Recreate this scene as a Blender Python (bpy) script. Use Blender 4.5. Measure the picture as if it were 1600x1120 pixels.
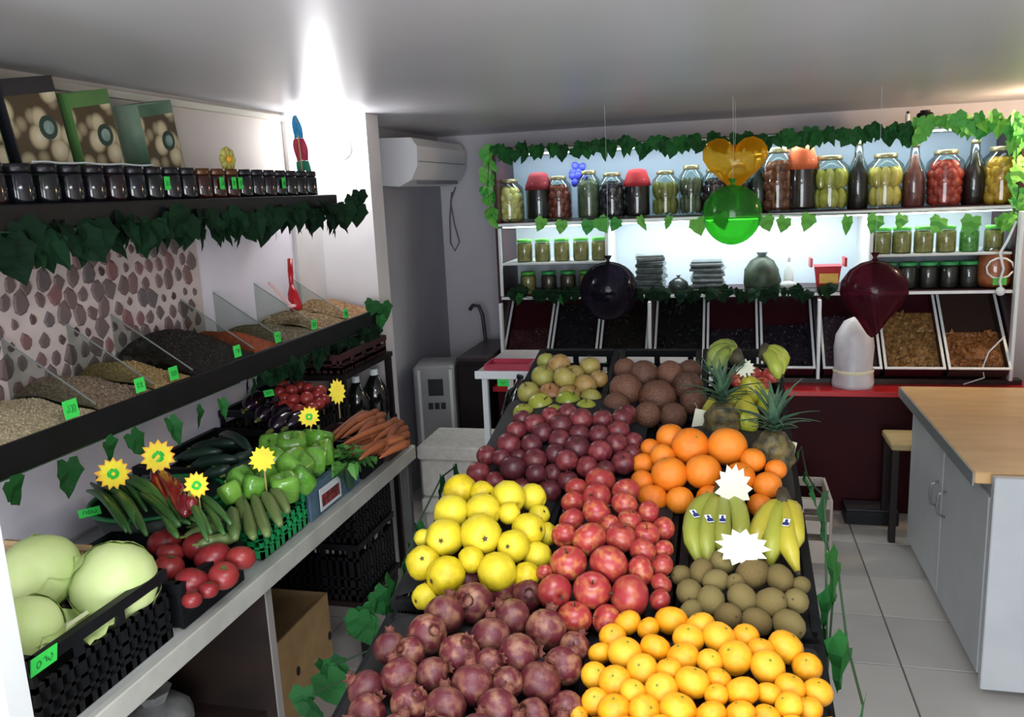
import bpy, math, random
import numpy as np
from mathutils import Matrix, Vector, Euler
random.seed(7)
rnd = random.random
def U(a, b): return a + (b - a) * random.random()
PI = math.pi
for o in list(bpy.data.objects): bpy.data.objects.remove(o)
SC = bpy.context.scene
COL = SC.collection

# ------------------------------------------------------------------ camera
F, CX, CY, H = 1300.0, 800.0, 560.0, 1.65
_d = np.array([330., -275., F]); _d /= np.linalg.norm(_d)
_n = np.array([300., (F * F + 330 * 300) / 275., F]); _n /= np.linalg.norm(_n)
_x = np.cross(_d, -_n)
RM = np.array([_x, _d, -_n])
CAM = np.array([0., 0., H])
cd = bpy.data.cameras.new('camera'); cam = bpy.data.objects.new('camera', cd); COL.objects.link(cam)
cd.sensor_width = 36.0; cd.lens = F / 1600 * 36; cd.clip_start = 0.02
_M = Matrix.Identity(4)
for i in range(3):
    _M[i][0] = RM[i, 0]; _M[i][1] = -RM[i, 1]; _M[i][2] = -RM[i, 2]; _M[i][3] = CAM[i]
cam.matrix_world = _M
SC.camera = cam
# ------------------------------------------------------------------ world, light, exposure
w = bpy.data.worlds.new('world'); SC.world = w; w.use_nodes = True
w.node_tree.nodes['Background'].inputs[0].default_value = (0.75, 0.85, 1.0, 1)
w.node_tree.nodes['Background'].inputs[1].default_value = 0.5
def light(name, typ, loc, energy, color=(1, 1, 1), size=.1, size_y=None, rot=(0, 0, 0)):
    l = bpy.data.lights.new(name, typ); l.energy = energy; l.color = color
    if typ == 'AREA':
        l.size = size
        if size_y: l.shape = 'RECTANGLE'; l.size_y = size_y
    else: l.shadow_soft_size = size
    o = bpy.data.objects.new(name, l); COL.objects.link(o); o.location = loc; o.rotation_euler = rot
    return o
light('shopfront_daylight', 'AREA', (0.1, -1.12, 1.15), 98, (.90, .95, 1.0), 1.9, 1.6, (PI / 2, 0, 0))
light('added_panel_light', 'AREA', (-0.15, 0.85, 1.955), 11.5, (.97, .98, 1.0), .55, .55, (0, 0, 0))  # unseen lamp, added out of view to light the fruit from above
light('wall_lamp_light', 'POINT', (-1.555, 3.16, 1.86), 3.6, (.97, .97, 1.0), .045)
light('warm_lamp_light', 'POINT', (1.50, 4.36, 1.90), 16, (1.0, .72, .45), .05)
for _nm, _x0, _x1, _z, _e in (('upper', -1.14, 1.30, 1.835, 8), ('middle', -.56, .67, 1.462, 9), ('left', -1.14, -.64, 1.462, 2.5), ('right', .75, 1.30, 1.462, 2.8)):
    light('shelf_led_light_' + _nm, 'AREA', ((_x0 + _x1) / 2, 4.56, _z), _e, (.90, .98, 1.0), _x1 - _x0, .03, (0.30, 0, 0))
SC.view_settings.view_transform = 'Standard'
SC.view_settings.look = 'None'
SC.view_settings.exposure = 0.0
SC.view_settings.gamma = 1.0
SC.view_settings.use_curve_mapping = False

# ------------------------------------------------------------------ pixel -> place helpers (1600 x 1120 frame)
def ray(px, py): return RM @ np.array([px - CX, py - CY, F])
def onX(px, py, X): r = ray(px, py); return Vector(CAM + r * (X / r[0]))
def onY(px, py, Y): r = ray(px, py); return Vector(CAM + r * (Y / r[1]))
def onZ(px, py, Z): r = ray(px, py); return Vector(CAM + r * ((Z - H) / r[2]))
def mpp(p): return float((RM.T @ (np.array(p) - CAM))[2]) / F       # metres per pixel at p
def proj(p):
    v = RM.T @ (np.array(p) - CAM); return CX + F * v[0] / v[2], CY + F * v[1] / v[2]
def onS(px, py, S):                                                  # first hit of a height field z = S(x, y)
    r = ray(px, py) / F; t = .5; q = CAM + r * t
    while t < 5:
        q = CAM + r * t
        if q[2] <= S(q[0], q[1]): break
        t += .004
    return Vector(q)

# ------------------------------------------------------------------ materials
def lin(h):
    if not isinstance(h, str): return tuple(h)
    c = [int(h[i:i + 2], 16) / 255 for i in (0, 2, 4)]
    return tuple(x / 12.92 if x <= .04045 else ((x + .055) / 1.055) ** 2.4 for x in c)
MC = {}
def mat(name, c1, c2=None, rough=.5, scale=8, bump=0, bscale=None, c3=None, alpha=1, trans=0, spec=.5, metal=0, emit=0, stretch=(1, 1, 1), detail=3, lo=.35, hi=.65, sub=0, coat=0):
    if name in MC: return MC[name]
    m = bpy.data.materials.new(name); m.use_nodes = True; MC[name] = m
    nt = m.node_tree; N = nt.nodes; L = nt.links; b = N['Principled BSDF']
    b.inputs['Roughness'].default_value = rough; b.inputs['Metallic'].default_value = metal
    b.inputs['Specular IOR Level'].default_value = spec; b.inputs['Alpha'].default_value = alpha
    b.inputs['Transmission Weight'].default_value = trans; b.inputs['Coat Weight'].default_value = coat
    a = lin(c1); b.inputs['Base Color'].default_value = (*a, 1)
    tc = N.new('ShaderNodeTexCoord'); oi = N.new('ShaderNodeObjectInfo')
    mp = N.new('ShaderNodeMapping'); mp.inputs['Scale'].default_value = stretch
    ad = N.new('ShaderNodeVectorMath'); ad.operation = 'MULTIPLY_ADD'
    cb = N.new('ShaderNodeCombineXYZ')
    for i in range(3): L.new(oi.outputs['Random'], cb.inputs[i])
    ad.inputs[1].default_value = (37, 53, 71)
    L.new(cb.outputs[0], ad.inputs[0]); L.new(tc.outputs['Object'], ad.inputs[2]); L.new(ad.outputs[0], mp.inputs[0])
    nz = N.new('ShaderNodeTexNoise'); nz.inputs['Scale'].default_value = scale; nz.inputs['Detail'].default_value = detail
    L.new(mp.outputs[0], nz.inputs['Vector'])
    col = None
    if c2 is not None:
        rp = N.new('ShaderNodeValToRGB'); rp.color_ramp.elements[0].position = lo; rp.color_ramp.elements[1].position = hi
        rp.color_ramp.elements[0].color = (*a, 1); rp.color_ramp.elements[1].color = (*lin(c2), 1)
        L.new(nz.outputs[0], rp.inputs[0]); col = rp.outputs[0]
    if c3 is not None:                                               # per-object tint
        mx = N.new('ShaderNodeMix'); mx.data_type = 'RGBA'
        if col: L.new(col, mx.inputs[6])
        else: mx.inputs[6].default_value = (*a, 1)
        mx.inputs[7].default_value = (*lin(c3), 1)
        mm = N.new('ShaderNodeMath'); mm.operation = 'MULTIPLY'; mm.inputs[1].default_value = .75
        L.new(oi.outputs['Random'], mm.inputs[0]); L.new(mm.outputs[0], mx.inputs[0]); col = mx.outputs[2]
    if col: L.new(col, b.inputs['Base Color'])
    if bump:
        n2 = N.new('ShaderNodeTexNoise'); n2.inputs['Scale'].default_value = bscale or scale; L.new(mp.outputs[0], n2.inputs['Vector'])
        bp = N.new('ShaderNodeBump'); bp.inputs['Strength'].default_value = bump; bp.inputs['Distance'].default_value = .01
        L.new(n2.outputs[0], bp.inputs['Height']); L.new(bp.outputs[0], b.inputs['Normal'])
    if emit:
        b.inputs['Emission Color'].default_value = (*a, 1); b.inputs['Emission Strength'].default_value = emit
    if sub:
        b.inputs['Subsurface Weight'].default_value = sub; b.inputs['Subsurface Radius'].default_value = (.01, .006, .003)
    return m
def film(name, c, gloss=.12, rough=.08, edge=.5, body=0, bodyc=None, tl=False):                              # thin coloured see-through film
    if name in MC: return MC[name]
    m = bpy.data.materials.new(name); m.use_nodes = True; MC[name] = m
    nt = m.node_tree; N = nt.nodes; L = nt.links
    for n in list(N):
        if n.type == 'BSDF_PRINCIPLED': N.remove(n)
    t = N.new('ShaderNodeBsdfTransparent'); t.inputs[0].default_value = (*lin(c), 1)
    g = N.new('ShaderNodeBsdfGlossy'); g.inputs[1].default_value = rough
    fr = N.new('ShaderNodeLayerWeight'); fr.inputs[0].default_value = .25
    ma = N.new('ShaderNodeMath'); ma.operation = 'MULTIPLY_ADD'; ma.inputs[1].default_value = edge; ma.inputs[2].default_value = gloss * .4
    L.new(fr.outputs['Fresnel'], ma.inputs[0])
    mx = N.new('ShaderNodeMixShader'); L.new(ma.outputs[0], mx.inputs[0]); L.new(t.outputs[0], mx.inputs[1]); L.new(g.outputs[0], mx.inputs[2])
    out = mx.outputs[0]
    if body:
        df = N.new('ShaderNodeBsdfTranslucent' if tl else 'ShaderNodeBsdfDiffuse'); df.inputs[0].default_value = (*lin(bodyc or c), 1)
        m2 = N.new('ShaderNodeMixShader'); m2.inputs[0].default_value = body; L.new(out, m2.inputs[1]); L.new(df.outputs[0], m2.inputs[2]); out = m2.outputs[0]
    L.new(out, N['Material Output'].inputs[0])
    return m

# ------------------------------------------------------------------ mesh builder
class MB:
    def __init__(s): s.v = []; s.f = []
    def add(s, v, f, M=None):
        k = len(s.v)
        s.v += [tuple(M @ Vector(p)) if M is not None else tuple(p) for p in v]
        s.f += [tuple(i + k for i in q) for q in f]; return s
    def box(s, x0, x1, y0, y1, z0, z1, M=None, bev=0):
        if bev:
            b = bev; v = []; f = []
            for (z, ins) in ((z0, b), (z0 + b, 0), (z1 - b, 0), (z1, b)):
                a0, a1, c0, c1 = x0 + ins, x1 - ins, y0 + ins, y1 - ins
                v += [(a0 + b, c0, z), (a1 - b, c0, z), (a1, c0 + b, z), (a1, c1 - b, z), (a1 - b, c1, z), (a0 + b, c1, z), (a0, c1 - b, z), (a0, c0 + b, z)]
            for k in range(3):
                for i in range(8): j = (i + 1) % 8; f.append((k * 8 + i, k * 8 + j, k * 8 + 8 + j, k * 8 + 8 + i))
            f.append(tuple(range(7, -1, -1))); f.append(tuple(range(24, 32)))
            return s.add(v, f, M)
        v = [(x0, y0, z0), (x1, y0, z0), (x1, y1, z0), (x0, y1, z0), (x0, y0, z1), (x1, y0, z1), (x1, y1, z1), (x0, y1, z1)]
        return s.add(v, [(0, 3, 2, 1), (4, 5, 6, 7), (0, 1, 5, 4), (1, 2, 6, 5), (2, 3, 7, 6), (3, 0, 4, 7)], M)
    def lathe(s, prof, n=14, M=None, cap=True, fn=None):
        v = []; f = []
        for (r, z) in prof:
            for i in range(n):
                a = 2 * PI * i / n; k = fn(a, z) if fn else 1
                v.append((r * k * math.cos(a), r * k * math.sin(a), z))
        for k in range(len(prof) - 1):
            for i in range(n): j = (i + 1) % n; f.append((k * n + i, k * n + j, (k + 1) * n + j, (k + 1) * n + i))
        if cap: f.append(tuple(range(n - 1, -1, -1))); f.append(tuple(range((len(prof) - 1) * n, len(prof) * n)))
        return s.add(v, f, M)
    def tube(s, pts, r, n=6, M=None):
        pts = [Vector(p) for p in pts]; v = []; f = []; m = len(pts)
        for k, p in enumerate(pts):
            d = (pts[min(k + 1, m - 1)] - pts[max(k - 1, 0)]).normalized()
            a = d.orthogonal().normalized() if k == 0 else (a - d * a.dot(d)).normalized()
            b = d.cross(a); rr = r[k] if isinstance(r, (list, tuple)) else r
            for i in range(n):
                t = 2 * PI * i / n; v.append(tuple(p + (a * math.cos(t) + b * math.sin(t)) * rr))
        for k in range(m - 1):
            for i in range(n): j = (i + 1) % n; f.append((k * n + i, k * n + j, (k + 1) * n + j, (k + 1) * n + i))
        f.append(tuple(range(n - 1, -1, -1))); f.append(tuple(range((m - 1) * n, m * n)))
        return s.add(v, f, M)
    def ball(s, c, r, n=10, m=7, sc=(1, 1, 1), M=None):
        T = Matrix.Translation(c) @ (M or Matrix.Identity(4)) @ Matrix.Diagonal((r * sc[0], r * sc[1], r * sc[2], 1))
        return s.lathe([(math.sin(PI * max(.03, min(.97, k / m))), -math.cos(PI * k / m)) for k in range(m + 1)], n, T)
    def mesh(s, name, m=None, smooth=False):
        me = bpy.data.meshes.new(name); me.from_pydata(s.v, [], s.f); me.update()
        if m: me.materials.append(m)
        if smooth: me.polygons.foreach_set('use_smooth', [True] * len(me.polygons))
        return me
    def build(s, name, m, parent=None, smooth=False, at=None):
        """world-space verts; origin at the parent's base, at `at`, or at the bottom centre"""
        if parent is not None and at is None: o = Vector((0, 0, 0)); base = wloc(parent)
        else:
            base = Vector(at) if at is not None else bcen(s.v)
            o = base - (wloc(parent) if parent is not None else Vector((0, 0, 0)))
        s.v = [tuple(Vector(p) - base) for p in s.v]
        ob = bpy.data.objects.new(name, s.mesh(name, m, smooth)); COL.objects.link(ob)
        if parent is not None: ob.parent = parent
        ob.location = o; return ob
def bcen(v):
    a = np.array(v); lo = a.min(0); hi = a.max(0); return Vector(((lo[0] + hi[0]) / 2, (lo[1] + hi[1]) / 2, lo[2]))
def wloc(o):
    p = Vector(o.location)
    while o.parent: o = o.parent; p += Vector(o.location)
    return p
def tag(o, label, cat, group=None, kind=None):
    if label: o['label'] = label
    if cat: o['category'] = cat
    if group: o['group'] = group
    if kind: o['kind'] = kind
    return o
def thing(name, label, cat, loc=(0, 0, 0), group=None, rot=(0, 0, 0)):
    o = bpy.data.objects.new(name, None); COL.objects.link(o); o.location = loc; o.rotation_euler = rot
    o.empty_display_size = .05
    return tag(o, label, cat, group)
def obj(name, me, loc=(0, 0, 0), rot=(0, 0, 0), sc=1, parent=None):
    o = bpy.data.objects.new(name, me); COL.objects.link(o); o.location = loc; o.rotation_euler = rot
    o.scale = (sc, sc, sc) if not isinstance(sc, (tuple, list)) else sc
    if parent is not None: o.parent = parent
    return o
def struct(o): o['kind'] = 'structure'; return o
def copy_tree(o, parent=None):
    c = o.copy(); COL.objects.link(c)
    if parent is not None: c.parent = parent
    for ch in o.children: copy_tree(ch, c)
    return c
ORD = ['first', 'second', 'third', 'fourth', 'fifth', 'sixth', 'seventh', 'eighth', 'ninth', 'tenth', 'eleventh', 'twelfth',
       'thirteenth', 'fourteenth', 'fifteenth', 'sixteenth', 'seventeenth', 'eighteenth', 'nineteenth', 'twentieth', 'twenty-first', 'twenty-second', 'twenty-third', 'twenty-fourth', 'twenty-fifth']
def Rx(a): return Matrix.Rotation(a, 4, 'X')
def Ry(a): return Matrix.Rotation(a, 4, 'Y')
def Rz(a): return Matrix.Rotation(a, 4, 'Z')
def T(*p): return Matrix.Translation(p if len(p) == 3 else p[0])

# ------------------------------------------------------------------ common materials
WHITE = mat('white_paint', 'd9d5d3', 'cdc8c8', .7, 3, .05, 40)
PANELW = mat('white_laminate', 'd8dad9', 'cfd2d2', .45, 3)
BLACKP = mat('black_plastic', '0b0c0f', '121418', .5, 10, spec=.3)
DARKW = mat('dark_wood', '130d0d', '1c1211', .55, 6, spec=.3, stretch=(1, 6, 1))
GLASS = film('clear_glass', 'e9f2ef', .12, .04)
CLEAR = film('clear_film', 'e4ecee', .25, .15)
CARD = mat('cardboard', 'a98a5e', '9a7b52', .85, 12)
GREENTAG = mat('fluorescent_green_card', '3ee05a', '35cf50', .6, 4)
GREENINK = mat('green_ink', '0f6d2c', None, .7)
YEL = mat('yellow_card', 'f2e21a', 'e8c81c', .6, 20)
ORA = mat('orange_card_edge', 'f0a51e', 'efc020', .6, 20)
CREAM = mat('cream_card', 'c9cbb4', 'c2c5ae', .6, 5)
STICK = mat('wooden_stick', 'b89a6a', None, .7)
LEAFM = mat('ivy_leaf', '184f24', '10361a', .65, 30, .2, 60, c3='236a2c', spec=.25)
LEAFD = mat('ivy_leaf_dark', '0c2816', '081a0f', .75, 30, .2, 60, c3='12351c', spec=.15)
LEAFB = mat('ivy_leaf_bright', '3aa53e', '2b8a34', .5, 30, .2, 60, c3='7fc94a')
STEMM = mat('vine_stem', '1c3a1c', None, .7)
# ================================================================== THE SETTING
XL, XR, YF, YB, ZC = -1.70, 1.62, -1.15, 5.0, 2.0
fl = struct(MB().box(XL, XR, YF, YB, -.06, -.012).build('floor', mat('grout', '8d867e', '7a746d', .9, 20)))
TILE = mat('floor_tile', 'b9b5b1', 'aaa5a1', .32, 2.5, .03, 20, c3='c6c1ba')
P_, G_ = .345, .005
_tc = {}
xs = [.6 + P_ * k for k in range(-7, 4)]; ys = [3.16 + P_ * k for k in range(-13, 7)]
for xa in xs:
    for ya in ys:
        x0, x1 = max(xa, XL) + G_ / 2, min(xa + P_, XR) - G_ / 2; y0, y1 = max(ya, YF) + G_ / 2, min(ya + P_, YB) - G_ / 2
        if x1 - x0 < .02 or y1 - y0 < .02: continue
        k = (round(x1 - x0, 3), round(y1 - y0, 3))
        if k not in _tc: _tc[k] = MB().box(-k[0] / 2, k[0] / 2, -k[1] / 2, k[1] / 2, -.012, 0, bev=.002).mesh('tile', TILE)
        o = obj('tile', _tc[k], ((x0 + x1) / 2, (y0 + y1) / 2, 0.06), parent=fl)
        o.location = Vector(o.location) - wloc(fl) - Vector((0, 0, .06))
STRETCH = mat('stretch_ceiling', 'c6c6ca', 'bfbfc4', .36, .8, .05, 1.4, spec=.45, stretch=(.6, 2.0, 1))
struct(MB().box(XL - .1, XR + .1, YF - .1, YB + .1, ZC, ZC + .08).build('ceiling', STRETCH))
struct(MB().box(XL - .1, XL, YF, YB, -.06, ZC).build('wall_left', mat('wall_paint_left', 'cfc6be', 'c6bdb6', .75, 3, .04, 40)))
struct(MB().box(XL - .1, XR + .1, YB, YB + .1, -.06, ZC).build('wall_back', mat('wall_paint_back', 'c6c2c8', 'bebac2', .75, 3, .04, 40)))
struct(MB().box(XR, XR + .1, YF, YB, -.06, ZC).build('wall_right', WHITE))
mb = MB()
mb.box(XL - .1, -1.0, YF - .1, YF, -.06, ZC); mb.box(1.2, XR + .1, YF - .1, YF, -.06, ZC); mb.box(-1.0, 1.2, YF - .1, YF, 1.98, ZC); mb.box(-1.0, 1.2, YF - .1, YF, -.06, .3)
struct(mb.build('wall_front', WHITE))
struct(MB().box(XL, -1.44, 3.33, 3.46, 0, ZC - .001).build('wall_pillar', mat('pillar_paint', 'd8d4d4', 'd0cccd', .7, 3, .04, 40)))
struct(MB().box(XL, XL + .018, 3.10, 3.33, .8, ZC - .001).build('trim_1', WHITE))
# thin cornice profile and cable along the left wall
struct(MB().box(XL, XL + .022, .4, 3.1, 1.965, 1.985).build('trim_2', mat('cornice', 'c9c6b8', None, .5)))
# white door-frame post at the near left edge
struct(MB().box(-1.16, -1.045, .90, .95, 0, 1.999, bev=.004).build('trim_3', PANELW))

struct(MB().box(XL, XL + .002, .4, 3.099, .79, 1.615).build('trim_4', mat('lavender_paint', 'e9e4ee', 'e2dde8', .7, 3)))
struct(MB().box(XL, XL + .002, 3.461, 4.999, 0, ZC - .001).build('alcove_shade_sheet', mat('alcove_shade_grey', 'a3a3ac', '9a9aa4', .7, 3)))  # grey sheet over the alcove wall, its shade put into the colour
# unseen ceiling panel added to light the fruit, then the wall lamps
t = thing('added_lamp_panel', 'unseen square light panel added on the ceiling to light the fruit', 'lamp', (-.15, .85, 1.96))
MB().box(-.45, .15, .55, 1.15, 1.972, 1.9995, bev=.004).build('housing', PANELW, t)
MB().box(-.42, .12, .58, 1.12, 1.966, 1.972).build('diffuser', mat('added_lamp_glow', 'f4f8ff', None, .5, emit=3.0), t)
t = thing('wall_lamp', 'bare glowing bulb lamp on white pillar under the ceiling', 'lamp', (-1.555, 3.33, 1.80))
MB().lathe([(.045, 0), (.045, .012), (.03, .03), (.022, .06)], 16, T(-1.555, 3.33, 1.86) @ Rx(PI / 2)).build('socket', PANELW, t, True)
MB().ball((-1.555, 3.235, 1.86), .038, 16, 12, (1, 1.1, 1)).build('bulb', mat('bulb_glow', 'ffffff', None, .5, emit=45), t, True)
t = thing('warm_wall_lamp', 'warm bulb lamp on the right wall under the ceiling', 'lamp', (1.57, 4.36, 1.86))
MB().lathe([(.05, 0), (.05, .015), (.025, .04)], 16, T(1.62, 4.36, 1.9) @ Ry(-PI / 2)).build('socket', PANELW, t, True)
MB().ball((1.565, 4.36, 1.9), .035, 14, 10).build('bulb', mat('bulb_warm', 'ffd9a0', None, .5, emit=12), t, True)

# ================================================================== LEAVES AND TAGS
def leaf_mesh(name, m, curl=.2, narrow=1.0):
    half = [(0, 0), (.13, .11), (.36, .11), (.40, -.10), (.50, -.28), (.38, -.42), (.31, -.62), (.15, -.80), (0, -1.0)]
    zz = [.0, -.2, -.45, -.72, -1.0]
    def y(x, z): return -curl * abs(x) * .9 + curl * .5 * z * z + .04 * math.sin(9 * z + 3 * x)
    v = [(0, y(0, z), z) for z in zz]; f = []
    n0 = len(v)
    for sx in (1, -1):
        k = len(v)
        v += [(sx * x * narrow, y(x, z), z) for (x, z) in half[1:-1]]
        quads = [(0, k, k + 1, k + 2), (0, k + 2, 1), (1, k + 2, k + 3, k + 4), (1, k + 4, 2), (2, k + 4, k + 5), (2, k + 5, k + 6, 3), (3, k + 6, 4)]
        f += [q if sx > 0 else tuple(reversed(q)) for q in quads]
    mb = MB(); mb.v = v; mb.f = f
    return mb.mesh(name, m, False)
LEAVES = {k: [leaf_mesh('leaf', m, c, n) for (c, n) in ((.15, 1), (.35, .85), (.05, 1.1), (.3, .6))] for k, m in (('n', LEAFM), ('d', LEAFD), ('b', LEAFB))}
def garland(label, path, leaves, kind='n', stem=.0022, name='ivy_garland', cat='garland'):
    """path: stem points; leaves: (pos, size, heading about Z, tilt, roll)"""
    base = Vector(path[0]); t = thing(name, label, cat, base)
    if len(path) > 1: MB().tube(path, stem, 5).build('stem', STEMM, t)
    for (p, s, hz, tilt, roll) in leaves:
        o = obj('leaf', random.choice(LEAVES[kind]), Vector(p) - base, parent=t, sc=s)
        o.rotation_euler = (Rz(hz) @ Rx(tilt) @ Ry(roll)).to_euler()
    return t
def along(path, n, size, hz, tilt=(-.5, .3), roll=(-.7, .7), jit=.02):
    P = [Vector(p) for p in path]; out = []
    for i in range(n):
        u = (i + rnd()) / n * (len(P) - 1); k = min(int(u), len(P) - 2)
        p = P[k].lerp(P[k + 1], u - k) + Vector((U(-jit, jit), U(-jit, jit), U(-jit, jit)))
        out.append((p, U(*size), hz + U(-.6, .6), U(*tilt), U(*roll)))
    return out
def star_poly(n, R, r, sx=1, sy=1, jit=.08):
    return [((R if i % 2 == 0 else r) * (1 + U(-jit, jit)) * math.cos(PI * i / n) * sx, (R if i % 2 == 0 else r) * math.sin(PI * i / n) * sy) for i in range(2 * n)]
def plate(poly, th, M):
    mb = MB(); n = len(poly); v = [(x, 0, z) for x, z in poly] + [(x, th, z) for x, z in poly] + [(0, 0, 0), (0, th, 0)]
    f = [(i, (i + 1) % n, 2 * n) for i in range(n)] + [((i + 1) % n + n, i + n, 2 * n + 1) for i in range(n)] + [((i + 1) % n, i, i + n, (i + 1) % n + n) for i in range(n)]
    return mb.add(v, f, M)
def facing(p, yaw=0, lean=0):                                        # card in XZ whose front (-Y) turns to the customer
    a = math.atan2(p[0], p[1]) if yaw is None else yaw
    return T(*p) @ Rz(-a) @ Rx(-lean)
def star_tag(px, py, p, R, label, ink=True, sx=1, sy=1, main=YEL, edge=ORA, sticklen=.09, lean=.15):
    t = thing('star_price_card', label, 'price tag', (p[0], p[1], p[2] - sticklen))
    M = facing(p, None, lean)
    plate(star_poly(13, R, R * .74, sx, sy), .0015, M).build('card', edge, t)
    plate(star_poly(13, R * .84, R * .66, sx, sy), .0008, M @ T(0, -.0009, 0)).build('print', main, t)
    if ink:
        mk = MB()
        for k in range(16): a = U(0, 6.3); mk.tube([M @ Vector((R * .32 * math.cos(a), -.0016, R * .3 * math.sin(a))), M @ Vector((R * .3 * math.cos(a + 1.9), -.0016, R * .3 * math.sin(a + 1.9)))], R * .07, 4)
        mk.build('handwriting', mat('price_ink', '35c23e', None, .7), t)
    MB().tube([(p[0], p[1] + .003, p[2]), (p[0], p[1] + .004, p[2] - sticklen)], .0018, 5).build('stick', STICK, t)
    return t
def green_tag(p, w, h, label, yaw=PI / 2, lean=.15):
    t = thing('green_price_tag', label, 'price tag', (p[0], p[1], p[2] - h / 2))
    M = T(*p) @ Rz(yaw) @ Rx(-lean)
    MB().box(-w / 2, w / 2, 0, .0015, -h / 2, h / 2, M).build('card', GREENTAG, t)
    mk = MB()
    for k in range(3):
        x = (k - 1) * w * .22; a0 = U(0, 6)
        mk.tube([M @ Vector((x + w * .08 * math.cos(a0 + q * .9), -.0008, h * .2 * math.sin(a0 + q * .9) + U(-.03, .03) * h)) for q in range(random.choice((4, 6, 8)))], w * .018, 4)
    mk.build('handwriting', GREENINK, t)
    return t
# ================================================================== CRATES
def crate(name, label, x0, x1, y0, y1, ztop, h, slope=0., m=None, slots=True, group=None, cat='crate', solid=False):
    """open plastic crate; ztop is the rim height at the near edge; slope rises with y"""
    m = m or BLACKP; a = math.atan(slope); D = (y1 - y0) / math.cos(a)
    M = T(0, y0, ztop) @ Rx(a)
    t = thing(name, label, cat, ((x0 + x1) / 2, (y0 + y1) / 2, ztop + slope * (y1 - y0) / 2 - h), group)
    th = .008
    def panel(axis, c, lo, hi):
        mb = MB()
        def bar(a0, a1, z0, z1, e=0):
            if axis == 'x': mb.box(c - th / 2 - e, c + th / 2 + e, a0, a1, z0, z1, M)
            else: mb.box(a0, a1, c - th / 2 - e, c + th / 2 + e, z0, z1, M)
        bar(lo, hi, -.022, 0, .005)
        if solid: bar(lo, hi, -h, -.022)
        else:
            bar(lo, hi, -h, -h + .02); bar(lo, hi, -.062, -.05); bar(lo, hi, -h * .62, -h * .62 + .007); bar(lo, hi, -h * .8, -h * .8 + .007)
            n = max(4, int((hi - lo) / .026)); w = (hi - lo) / n
            for k in range(n + 1):
                p = lo + k * w; ww = .009 if k % 4 == 0 else .0045
                bar(max(lo, p - ww), min(hi, p + ww), -h, -.05 if k % 4 else -.02)
        mb.build('side_panel', m, t)
    panel('x', x0 + th, 0, D); panel('x', x1 - th, 0, D); panel('y', th, x0 + th, x1 - th); panel('y', D - th, x0 + th, x1 - th)
    MB().box(x0 + th, x1 - th, th, D - th, -h, -h + .006, M).build('base', m, t)
    return t
def liner(t, x0, x1, y0, y1, S, drop, m):
    n = 9; mb = MB(); v = []; f = []
    for i in range(n + 1):
        for j in range(n + 1):
            x = x0 + (x1 - x0) * i / n; y = y0 + (y1 - y0) * j / n; v.append((x, y, S(x, y) - drop))
    for i in range(n):
        for j in range(n): a = i * (n + 1) + j; f.append((a, a + n + 1, a + n + 2, a + 1))
    mb.add(v, f).build('liner', m, t, True)

# ================================================================== BACK SHELF UNIT
YS, YK, SX0, SX1 = 4.45, 4.86, -1.21, 1.37
ZT, ZM, ZL, ZCN = 1.872, 1.487, 1.085, .66
BURG = mat('burgundy_laminate', '3d131b', '35101a', .4, 4)
TRIM = mat('white_edge_trim', 'e6ecee', None, .35)
BACKP = mat('pale_back_panel', 'c4d2da', 'bccbd6', .4, 2)
t = thing('display_shelf', 'tall burgundy wall shelf with lit white compartments full of jars', 'shelf', (.08, 4.65, 0))
for x in (SX0, SX1 - .02): MB().box(x, x + .02, YS, YK, .0, ZT).build('side_panel', BURG, t)
MB().box(SX0 + .02, SX1 - .02, YK - .015, YK, ZL, ZM - .011).build('back_panel', BACKP, t)
MB().box(SX0 + .02, SX1 - .02, YK - .015, YK, ZM - .011, ZT).build('back_panel', mat('blue_grey_back_panel', '9fb4c6', '96abc0', .4, 2), t)
MB().box(SX0 + .02, SX1 - .02, YK - .015, YK, .0, ZL - .02).build('lower_back_panel', BURG, t)
for z, dz in ((ZT, .022), (ZM, .022), (ZL, .022)):
    MB().box(SX0 + .02, SX1 - .02, YS + .004, YK - .016, z - dz, z).build('shelf_board', BURG if z != ZT else PANELW, t)
for x in (-.60, .71): MB().box(x - .008, x + .008, YS + .004, YK - .016, ZL, ZM - .022).build('divider', PANELW, t)
for x, z0, z1 in ((SX0 + .024, ZL, ZM - .03), (-.60, ZL, ZM - .03), (.71, ZL, ZM - .03), (SX1 - .024, .65, ZM - .03), (SX0 + .03, .65, ZL - .03), (-.373, .65, ZL - .03), (.47, .65, ZL - .03)):
    MB().box(x - .008, x + .008, YS - .012 if z0 > 1 else 4.36, YS + .004 if z0 > 1 else 4.40, z0, z1, bev=.002).build('edge_trim', TRIM, t)
for z in (ZM, ZL): MB().box(SX0 + .02, SX1 - .02, YS - .010, YS + .003, z - .018, z - .004).build('edge_trim', TRIM, t)
GLOW = mat('led_strip_glow', 'e8fff6', None, .5, emit=7)
for (x0, x1, z) in ((-1.17, 1.33, 1.848), (-.58, .69, 1.4645), (-1.17, -.62, 1.4645), (.73, 1.33, 1.4645)):
    MB().box(x0, x1, YS + .012, YS + .024, z - .006, z + .0005).build('led_strip', GLOW, t)
for (x0, x1, pz) in ((SX0 + .024, -.61, 1.265), (.72, SX1 - .024, 1.262)):
    MB().box(x0, x1, YS + .02, YK - .02, pz - .012, pz, bev=.002).build('half_shelf', PANELW, t)
for x in (-.37, .47): MB().box(x - .008, x + .008, 4.40, YK - .02, .65, ZL - .024).build('divider', BURG, t)
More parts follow.
